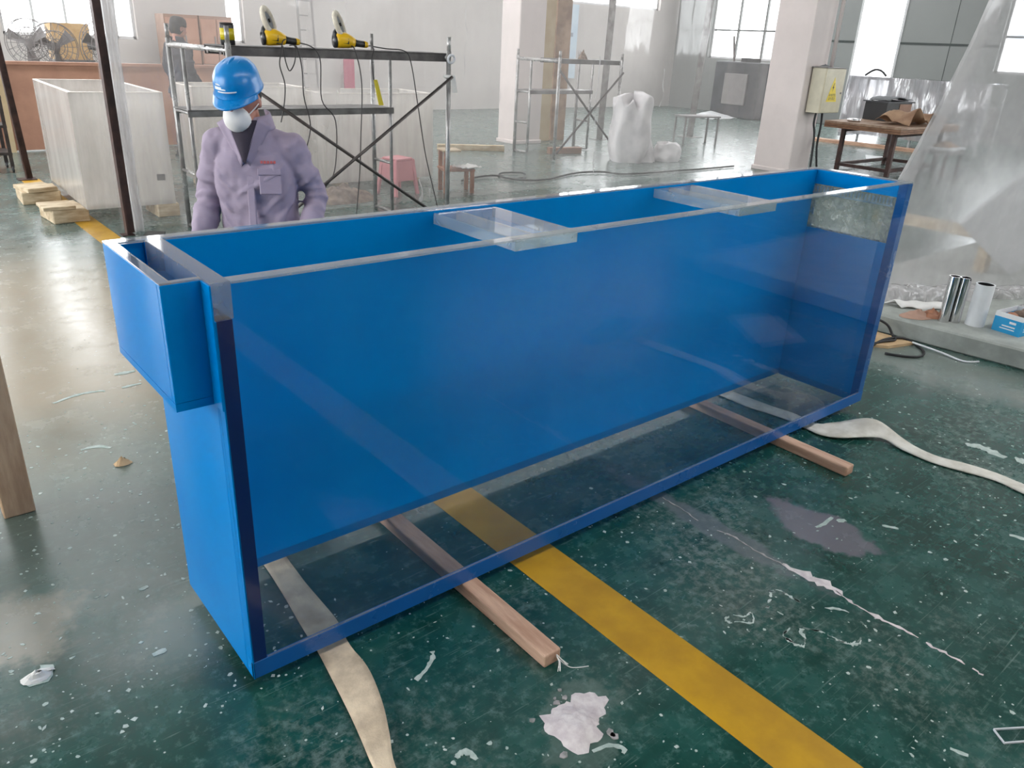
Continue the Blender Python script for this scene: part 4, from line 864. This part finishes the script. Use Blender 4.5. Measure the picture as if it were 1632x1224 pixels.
# ================================================================== ON THE PLATFORM AT THE RIGHT
PK = .12
def pipe(name, x, y, r_, hz, m, label, cat, tilt=0):
    o = MB().lathe([(r_ * .86, .006), (r_ * .86, hz - .002), (r_ * .88, hz), (r_, hz), (r_, .0), (r_ * .86, .0)], n=28).build(name, m, None, (x, y, PK), smooth=False, rot=(0, tilt, 0))
    for p in o.data.polygons: p.use_smooth = abs(p.normal.z) < .5
    return tag(o, label, cat)
def chrome_tube(x, y, hz, label):
    o = thing('chrome_tube', label, 'tube', (x, y, PK), 0, 'chrome tubes')
    q = MB().lathe([(.030, .0), (.030, hz), (.034, hz), (.034, 0)], n=28); q.f = q.f[:28 * 3]; q = q.build('shell', 'chrome', o, smooth=True); q.modifiers.new('crisp', 'EDGE_SPLIT')
    return o
chrome_tube(4.738, .268, .30, 'shiny chrome tube furthest left on the platform'); chrome_tube(4.790, .222, .295, 'shiny chrome tube touching the white pipe')
wp_ = thing('white_pipe', 'wide white plastic pipe standing beside the chrome tubes', 'pipe', (4.845, .118, PK))
q = MB().lathe([(.048, 0), (.048, .27), (.056, .27), (.056, 0)], n=32); q.f = q.f[:32 * 3]; q.build('shell', 'white_plastic', wp_, smooth=True).modifiers.new('crisp', 'EDGE_SPLIT')
q = MB().lathe([(.044, .0), (.044, .268), (.0478, .268), (.0478, 0)], n=32); q.f = q.f[:32 * 3] + [tuple(range(32))]; q.build('bore_shade', 'black_plastic', wp_)  # black sleeve: the shade down the pipe's bore put into colour
cy = thing('glove_box', 'blue and white open carton with brown contents on the platform', 'carton', (4.96, -.085, PK), rad(-8))
bw, bd_, bh = .125, .085, .125
for nm, a in (('side', (-bw, bw, -bd_, -bd_ + .004)), ('side', (-bw, bw, bd_ - .004, bd_)), ('end', (-bw, -bw + .004, -bd_ + .004, bd_ - .004)), ('end', (bw - .004, bw, -bd_ + .004, bd_ - .004))):
    q = MB().box(*a, .0, bh * .76).build(nm, 'box_cyan', cy); MB().box(*a, bh * .76, bh).build('white_band', 'box_white', q)
MB().box(-bw + .004, bw - .004, -bd_ + .004, bd_ - .004, 0, .004).build('bottom', 'box_cyan', cy)
for x0, w_, z, hh in ((-.09, .05, .068, .014), (-.09, .10, .04, .008), (-.09, .12, .026, .006)): MB().box(x0, x0 + w_, -bd_ - .0012, -bd_, z, z + hh).build('lettering', 'box_white', cy)
for y0, w_, z, hh in ((-.05, .04, .066, .014), (-.05, .08, .042, .008), (-.05, .09, .026, .006)): MB().box(-bw - .0012, -bw, y0, y0 + w_, z, z + hh).build('lettering', 'box_white', cy)
for k in range(4): 
    c_ = MB().ball((-.07 + k * .045, .01 * (-1) ** k, .10 + .012 * (k % 2)), .045, .04, .026).build('glove', 'debris_brown' if k % 2 else 'stool_wood', cy, smooth=True)
tag(MB().grid(lambda u, v: (5.02 + .4 * u, -.02 - .25 * v + .1 * u, PK + .006 + .11 * abs(fb(u * 3, v * 3, 3)) + .06 * math.sin(3.1 * u)), 14, 10).build('film_scrap', 'film_bundle', smooth=True), 'crumpled clear film scrap behind the blue carton', 'film')
gl = MB().grid(crum(4.70, .42, .13, .035, 9.1), 22, 9).build('brown_glove', 'brown_glove', None, (0, 0, PK), smooth=True); tag(gl, 'brown work glove crumpled left of the chrome tubes', 'glove')
tag(MB().grid(crum(4.79, .365, .10, .045, 5.4), 22, 9).build('brown_glove', 'stool_wood', None, (0, 0, PK), smooth=True), 'darker brown glove under the chrome tubes', 'glove')
tag(MB().grid(lambda u, v: (4.75 + .35 * u, .55 - .25 * u + .12 * v, PK + .008 + .03 * math.sin(3.1 * v) + .02 * fb(u * 4, v * 3)), 12, 6).build('white_cloth', 'white_cloth', solid=.006, smooth=True), 'white cloth strip behind the gloves on the platform', 'cloth')
gc = thing('grey_grinder', 'grey tool with black collar peeking out beside the tank', 'tool', (4.20, .58, 0), .2)
MB().lathe([(.04, 0), (.045, .02), (.045, .09), (.035, .11)], n=20).build('body', 'fan_grey', gc, smooth=True); MB().lathe([(.05, .11), (.052, .125), (.03, .135)], n=20).build('collar', 'black_plastic', gc, smooth=True)
MB().box(-.01, .13, -.02, .02, .135, .15).build('lever', 'black_plastic', gc)
tag(MB().prism([(4.12, .52), (4.34, .66), (4.445, .60), (4.46, .30), (4.24, .36)], .001, .02).build('card_piece', 'cardboard'), 'tan cardboard piece on the floor at the platform foot', 'cardboard')
tag(MB().tube(smoothpath([(4.24, .58, .14), (4.33, .545, .14), (4.40, .47, .10), (4.41, .42, .035), (4.36, .38, .03), (4.26, .41, .03), (4.16, .45, .012)], 6), .008, 6).build('power_cord', 'rubber_black', smooth=True), 'black cord arching from the grey tool to the floor', 'cord')
tag(MB().tube(smoothpath([(4.10, .42, .01), (4.30, .425, .028), (4.44, .37, .03), (4.445, .275, .010), (4.36, .19, .009), (4.26, .17, .009), (4.18, .22, .009), (4.12, .32, .009)], 6), .008, 6).build('power_cord', 'rubber_black', smooth=True), 'black cord loop lying on the floor right of the tank', 'cord')
tag(MB().tube(smoothpath([(4.43, .30, .025), (4.50 - .06, .12, .012), (4.42, -.02, .006), (4.50, -.08, .006)], 5), .006, 5).build('white_wire', 'white_plastic', smooth=True), 'thin white wire along the foot of the platform', 'wire')
# ================================================================== PEOPLE
def limb(mb, pts, n=12):
    P_ = [(Vector(p[:3]), p[3]) for p in pts]
    q = smoothpath([p for p, r in P_], 4) if len(P_) > 2 else [p for p, r in P_]
    rs = []
    for i in range(len(P_) - 1):
        k = 4 if len(P_) > 2 else 1
        for j in range(k): t_ = j / k; rs.append(P_[i][1] * (1 - t_) + P_[i + 1][1] * t_)
    rs.append(P_[-1][1]); mb.tube(q, rs, n); mb.ball(q[0], rs[0], n=n); mb.ball(q[-1], rs[-1], n=n); return mb
def ell(mb, rings, n=20):
    """rings: (x, y, z, rx, ry) stacked loft"""
    vs = []; fs = []
    for (x, y, z, rx, ry) in rings:
        for k in range(n):
            a = 2 * math.pi * k / n; ca, sa = math.cos(a), math.sin(a); e_ = .75
            vs.append((x + rx * abs(ca) ** e_ * (1 if ca > 0 else -1), y + ry * abs(sa) ** e_ * (1 if sa > 0 else -1), z))
    m_ = len(rings)
    for i in range(m_ - 1):
        for k in range(n): l = (k + 1) % n; fs.append((i * n + k, i * n + l, (i + 1) * n + l, (i + 1) * n + k))
    fs += [tuple(range(n - 1, -1, -1)), tuple((m_ - 1) * n + k for k in range(n))]
    return mb.add(vs, fs)
def fuse(mb, name, m, parent, vox, disp=0.0, dscale=.08, sm=2):
    o = mb.build(name, m, parent, smooth=True)
    r_ = o.modifiers.new('fuse', 'REMESH'); r_.mode = 'VOXEL'; r_.voxel_size = vox; r_.use_smooth_shade = True
    s_ = o.modifiers.new('relax', 'SMOOTH'); s_.iterations = sm; s_.factor = .5
    if disp:
        tx = bpy.data.textures.new('folds', 'MARBLE'); tx.marble_type = 'SOFT'; tx.noise_scale = dscale; tx.noise_depth = 2; tx.turbulence = 9
        d_ = o.modifiers.new('folds', 'DISPLACE'); d_.texture = tx; d_.strength = disp; d_.mid_level = .5; d_.texture_coords = 'LOCAL'
    return o
def hand(mb, w, d, side, s=1.0):
    """palm from wrist w along d with five curled fingers"""
    w = Vector(w); d = Vector(d).normalized(); f_ = Vector((0, -1, 0)); a = (f_ - d * f_.dot(d)).normalized(); b = d.cross(a)
    pc = w + d * .045 * s
    for k in range(4):
        o = (k - 1.5) * .019 * s; p0 = w + d * .02 * s + a * o * .8; p1 = w + d * .085 * s + a * o; ln = (.07, .08, .074, .058)[k] * s
        limb(mb, [(*p0, .016 * s), (*p1, .0125 * s)], 8)
        p2 = p1 + d * ln * .5 + b * side * .008 * s; p3 = p2 + d * ln * .38 + b * side * .026 * s
        limb(mb, [(*p1, .0105 * s), (*p2, .0095 * s), (*p3, .008 * s)], 8)
    t0 = w + d * .025 * s - a * -.025 * s; t1 = t0 + d * .035 * s + a * .03 * s; t2 = t1 + d * .035 * s + a * .008 * s + b * side * .012 * s
    limb(mb, [(*t0, .015 * s), (*t1, .0115 * s), (*t2, .009 * s)], 8)
def person(label, loc, rz, P, cols, worker=True):
    o = thing('person', label, 'person', loc, rz)
    hx, hy, hz = P['head']; Hm = Matrix.Rotation(P['turn'], 3, 'Z') @ Matrix.Rotation(P['nod'], 3, 'X')
    H = lambda x, y, z: Vector((hx, hy, hz)) + Hm @ Vector((x, y, z))
    b = MB()
    b.ball(H(0, .012, .025), .078, .095, .098, 18, 12, Hm); b.ball(H(0, -.02, -.045), .060, .072, .066, 16, 10, Hm)         # cranium, jaw
    limb(b, [(*H(0, -.088, .02), .010), (*H(0, -.108, -.02), .014)]); b.ball(H(0, -.098, -.055), .026, .012, .010, 10, 6, Hm)       # nose, lips
    for s_ in (-1, 1):
        b.ball(H(s_ * .031, -.082, .012), .014, .010, .010, 10, 6, Hm); b.ball(H(s_ * .031, -.080, .032), .022, .010, .007, 10, 6, Hm); b.ball(H(s_ * .080, .012, -.005), .010, .022, .034, 10, 8, Hm)
    limb(b, [(*H(0, .03, -.04), .052), (P['neck'][0], P['neck'][1], P['neck'][2], .056)])
    tr = P['torso']; ell(b, [(x, y, z, rx * .86, ry * .84) for x, y, z, rx, ry in tr])
    for side in ('L', 'R'):
        sh, el, wr_ = P['arm' + side]; limb(b, [(*sh, .05), (*el, .040), (*wr_, .027)]); d = Vector(wr_) - Vector(el); hand(b, wr_, d, 1 if side == 'L' else -1)
        hp_, kn, an = P['leg' + side]; limb(b, [(*hp_, .078), (*kn, .052), (*an, .036)]); limb(b, [(an[0], an[1] + .03, an[2] - .03, .035), (an[0], an[1] - .13, an[2] - .05, .03)])
    fuse(b, 'body', 'skin', o, .0095)
    j = MB(); ell(j, tr)
    for side in ('L', 'R'):
        sh, el, wr_ = P['arm' + side]; s_ = 1 if side == 'L' else -1; shv, elv, wv = Vector(sh), Vector(el), Vector(wr_)
        limb(j, [(*shv, .072), (*shv.lerp(elv, .5), .066), (*elv, .060), (*elv.lerp(wv, .55), .056), (*wv, .046)], 14)
        limb(j, [(sh[0] * .35, sh[1] * .5 + P['neck'][1] * .5, P['neck'][2] - .055, .055), (*sh, .07)], 14)
    def surf(a, z, off=0.0):
        for i in range(len(tr) - 1):
            if tr[i][2] <= z <= tr[i + 1][2]:
                t_ = (z - tr[i][2]) / (tr[i + 1][2] - tr[i][2]); x, y, _, rx, ry = [tr[i][k] * (1 - t_) + tr[i + 1][k] * t_ for k in range(5)]; break
        ca, sa = math.cos(a), math.sin(a); return (x + (rx + off) * abs(ca) ** .75 * (1 if ca > 0 else -1), y + (ry + off) * abs(sa) ** .75 * (1 if sa > 0 else -1), z)
    z0_, z1_ = tr[0][2], tr[-2][2]; dz = z1_ - z0_
    for (a0, f0, a1, f1, r_) in ((-.5, .80, -1.9, .50, .012), (-.4, .66, -1.7, .30, .014), (-.35, .50, -1.5, .16, .013), (-2.7, .78, -1.9, .55, .012), (-2.8, .60, -2.0, .36, .012), (-2.75, .42, -1.9, .20, .013), (-1.2, .34, -.7, .06, .012), (-2.2, .22, -1.6, .04, .011), (-.9, .86, -1.1, .62, .009), (.6, .7, 1.8, .4, .012), (2.4, .7, 1.5, .35, .012)):
        n_ = 9; limb_pts = [surf(a0 + (a1 - a0) * k / n_, z0_ + dz * (f0 + (f1 - f0) * k / n_) + .012 * math.sin(3 * k / n_ + a0), -.002) for k in range(n_ + 1)]
        j.tube(limb_pts, [r_ * math.sin(math.pi * (k + .8) / (n_ + 1.6)) + .002 for k in range(n_ + 1)], 8)
    for side in ('L', 'R'):
        sh, el, wr_ = P['arm' + side]; shv, elv, wv = Vector(sh), Vector(el), Vector(wr_)
        for q_, (pa, pb, t_, rr) in enumerate(((shv, elv, .30, .068), (shv, elv, .62, .064), (shv, elv, .84, .061), (elv, wv, .12, .059), (elv, wv, .32, .057), (elv, wv, .52, .055), (elv, wv, .74, .051))):
            d_ = (pb - pa).normalized(); ax_ = (d_ + Vector((.35 * math.sin(q_ * 2.3), .35 * math.cos(q_ * 1.7), .1))).normalized(); j.ring(pa.lerp(pb, t_), rr - .001, .0085 + .003 * (q_ % 2), ax_, 18, 7)
    fuse(j, 'jacket', cols[0], o, .0085, .016, .16, 2)
    tq = MB()
    for side in ('L', 'R'):
        hp_, kn, an = P['leg' + side]; limb(tq, [(*hp_, .105), (*kn, .078), (an[0], an[1], an[2] + .01, .066)], 14)
    ell(tq, [(tr[0][0], tr[0][1], tr[0][2] - .06, tr[0][3] * .9, tr[0][4] * .9), (tr[0][0], tr[0][1], tr[0][2] + .06, tr[0][3] * .9, tr[0][4] * .9)])
    fuse(tq, 'trousers', cols[1], o, .014, .018, .16, 2)
    for side in ('L', 'R'):
        an = P['leg' + side][2]; k = MB(); limb(k, [(an[0], an[1] + .045, .045, .045), (an[0], an[1] - .07, .042, .042), (an[0], an[1] - .17, .036, .034)], 12); k.box(an[0] - .05, an[0] + .05, an[1] - .20, an[1] + .09, 0, .02)
        fuse(k, 'shoe', 'rubber_black', o, .01)
    # collar
    nx, ny, nz = P['neck']
    for s_ in (-1, 1):
        cl_ = MB().grid(lambda u, v: (nx + s_ * (.02 + .075 * math.sin(u * 2.6)) * (1 + .25 * v), ny - .085 + .15 * u - .035 * v * (1 - u), nz + .055 - .065 * v - .03 * (1 - u)), 8, 4)
        cl_.build('collar', cols[0], o, solid=.008, smooth=True)
    if not worker:
        MB().lathe([(.085, 0), (.10, .01), (.098, .05), (.085, .095), (.05, .118), (.01, .122)], n=20, M=Hm @ Matrix.Diagonal((1, 1.12, 1)), c=H(0, .012, .03)).build('cap', 'hair', o, smooth=True)
        MB().lathe([(.06, -.07), (.086, -.02), (.088, .03), (.08, .06)], n=20, M=Hm @ Matrix.Diagonal((.95, 1.1, 1)), c=H(0, .035, .0)).build('hair', 'hair', o, smooth=True)
        return o
    # hair at the nape, helmet, mask
    MB().lathe([(.07, -.06), (.086, -.02), (.088, .03), (.08, .06)], n=20, M=Hm @ Matrix.Diagonal((.93, 1.1, 1)), c=H(0, .03, .02)).build('hair', 'hair', o, smooth=True)
    hm = MB()
    prof = [(.104, -.005), (.113, .0), (.109, .012), (.106, .03), (.104, .056), (.097, .084), (.080, .110), (.054, .127), (.024, .134), (.003, .135)]
    hm.lathe(prof, n=36, M=Hm @ Matrix.Diagonal((.93, 1.16, 1)), c=H(0, .012, .048))
    he = hm.build('safety_helmet', 'helmet_blue', o, smooth=True)
    bm_ = MB().grid(lambda u, v: H(.106 * math.sin((u - .5) * 2.5) * (1 + .0 * v), .012 - .120 * math.cos((u - .5) * 2.5) - v * .058 * math.cos((u - .5) * 3.0), .058 - .022 * v - .004 * (2 * u - 1) ** 2), 18, 5)
    bm_.build('peak', 'helmet_blue', he, solid=.006, smooth=True)
    for x in (-.035, 0, .035):
        MB().tube([H(x, .012 - .095 * math.cos(a), .066 + .116 * math.sin(a) - abs(x) * .25) for a in [i * .2 + .45 for i in range(11)]], .008, 6).build('crown_rib', 'helmet_blue', he, smooth=True)
    for (x0, x1, z, hh) in ((-.055, .0, .098, .012), (-.05, .02, .115, .006), (-.04, .045, .088, .005)):
        MB().grid(lambda u, v: H(x0 + (x1 - x0) * u, .012 - math.sqrt(max(0, 1 - ((x0 + (x1 - x0) * u) / .104) ** 2)) * (.1245 - .05 * max(0, (z + hh * v - .09) / .05) * .35), z + hh * v), 8, 3).build('worn_lettering', 'white_plastic', he, solid=.001)
    mk = MB().lathe([(.062, .0), (.064, .012), (.058, .03), (.046, .05), (.028, .064), (.01, .068)], n=24, M=Hm @ Matrix.Rotation(rad(100), 3, 'X') @ Matrix.Diagonal((1, 1.02, 1)), c=H(0, -.062, -.045))
    me_ = mk.build('face_mask', 'mask_white', o, smooth=True)
    for s_ in (-1, 1): MB().tube(smoothpath([H(s_ * .055, -.07, -.03), H(s_ * .08, -.02, -.01), H(s_ * .085, .03, .0)], 4), .003, 5).build('mask_strap', 'mask_white', me_)
    # jacket details
    MB().grid(lambda u, v: (nx + (u - .5) * .13 * (1 - v) + .004 * v, ny - .088 - .034 * v - .025 * math.sin(math.pi * u) * (1 - v) - .006, nz + .02 - .185 * v), 8, 10).build('undershirt', 'undershirt', o, solid=.02, smooth=True)
    for s_ in (-1, 1):
        MB().grid(lambda u, v: (nx + s_ * ((.065 * (1 - v) + .004) + .055 * u * (1 - .75 * v)), ny - .100 - .034 * v + .03 * u + .006 * math.sin(3 * u), nz + .03 - .185 * v - .03 * u), 5, 10).build('lapel', 'jacket', o, solid=.01, smooth=True)
    return o
wt = [(0, .02, .62, .200, .145), (0, .015, .72, .190, .138), (0, -.005, .84, .180, .132), (0, -.03, .97, .188, .130), (0, -.05, 1.08, .180, .120), (0, -.055, 1.16, .148, .102), (0, -.06, 1.215, .105, .085), (0, -.06, 1.255, .075, .07)]
wk = person('worker in grey jacket, blue hard hat and white mask behind the tank', (1.0, 2.13, 0), rad(-38),
       dict(head=(-.02, -.13, 1.352), turn=rad(-9), nod=rad(22), neck=(-.01, -.065, 1.255), torso=wt,
            armL=((.170, -.05, 1.145), (.265, .02, .92), (.255, -.13, .72)), armR=((-.170, -.055, 1.145), (-.245, .01, .92), (-.27, -.10, .72)),
            legL=((.10, .02, .68), (.12, -.03, .40), (.13, .04, .09)), legR=((-.10, .02, .68), (-.12, -.05, .40), (-.14, .0, .09))), ('jacket', 'trousers'))
for s_, nm in ((1, 'chest_pocket'),):
    MB().box(-.05, .05, -.006, .006, -.11, 0).build(nm, 'jacket', wk, (s_ * .092, -.156, 1.055), bevel=.004, rot=(rad(-8), 0, s_ * .26)); MB().box(-.054, .054, -.006, .006, -.028, .006).build('pocket_flap', 'jacket', wk, (s_ * .092, -.162, 1.06), bevel=.004, rot=(rad(-8), 0, s_ * .26))
for k in range(5): MB().box(-.005, .005, -.002, .002, -.006, .006).build('red_lettering', 'red_print', wk, (.062 + k * .014, -.168 + k * .003, 1.092), rot=(rad(-8), 0, .22))
MB().box(-.018, .018, -.007, .007, -.50, .0).build('placket', 'jacket', wk, (.004, -.158, 1.08), bevel=.004, rot=(rad(-4), 0, 0))
person('person in dark clothes and cap standing beyond the film curtain', (3.2, 9.9, 0), rad(105),
       dict(head=(0, -.05, 1.62), turn=0, nod=rad(10), neck=(0, -.01, 1.48), torso=[(0, 0, .82, .19, .14), (0, 0, .95, .18, .13), (0, -.005, 1.12, .19, .13), (0, -.01, 1.30, .205, .125), (0, -.01, 1.42, .18, .105), (0, -.01, 1.48, .10, .08)],
            armL=((.195, -.01, 1.40), (.25, .02, 1.13), (.24, -.12, .92)), armR=((-.195, -.01, 1.40), (-.25, .02, 1.13), (-.24, -.12, .92)),
            legL=((.10, 0, .86), (.11, -.02, .48), (.12, .02, .09)), legR=((-.10, 0, .86), (-.11, -.02, .48), (-.12, .03, .09))), ('dark_cloth', 'dark_cloth'), worker=False)
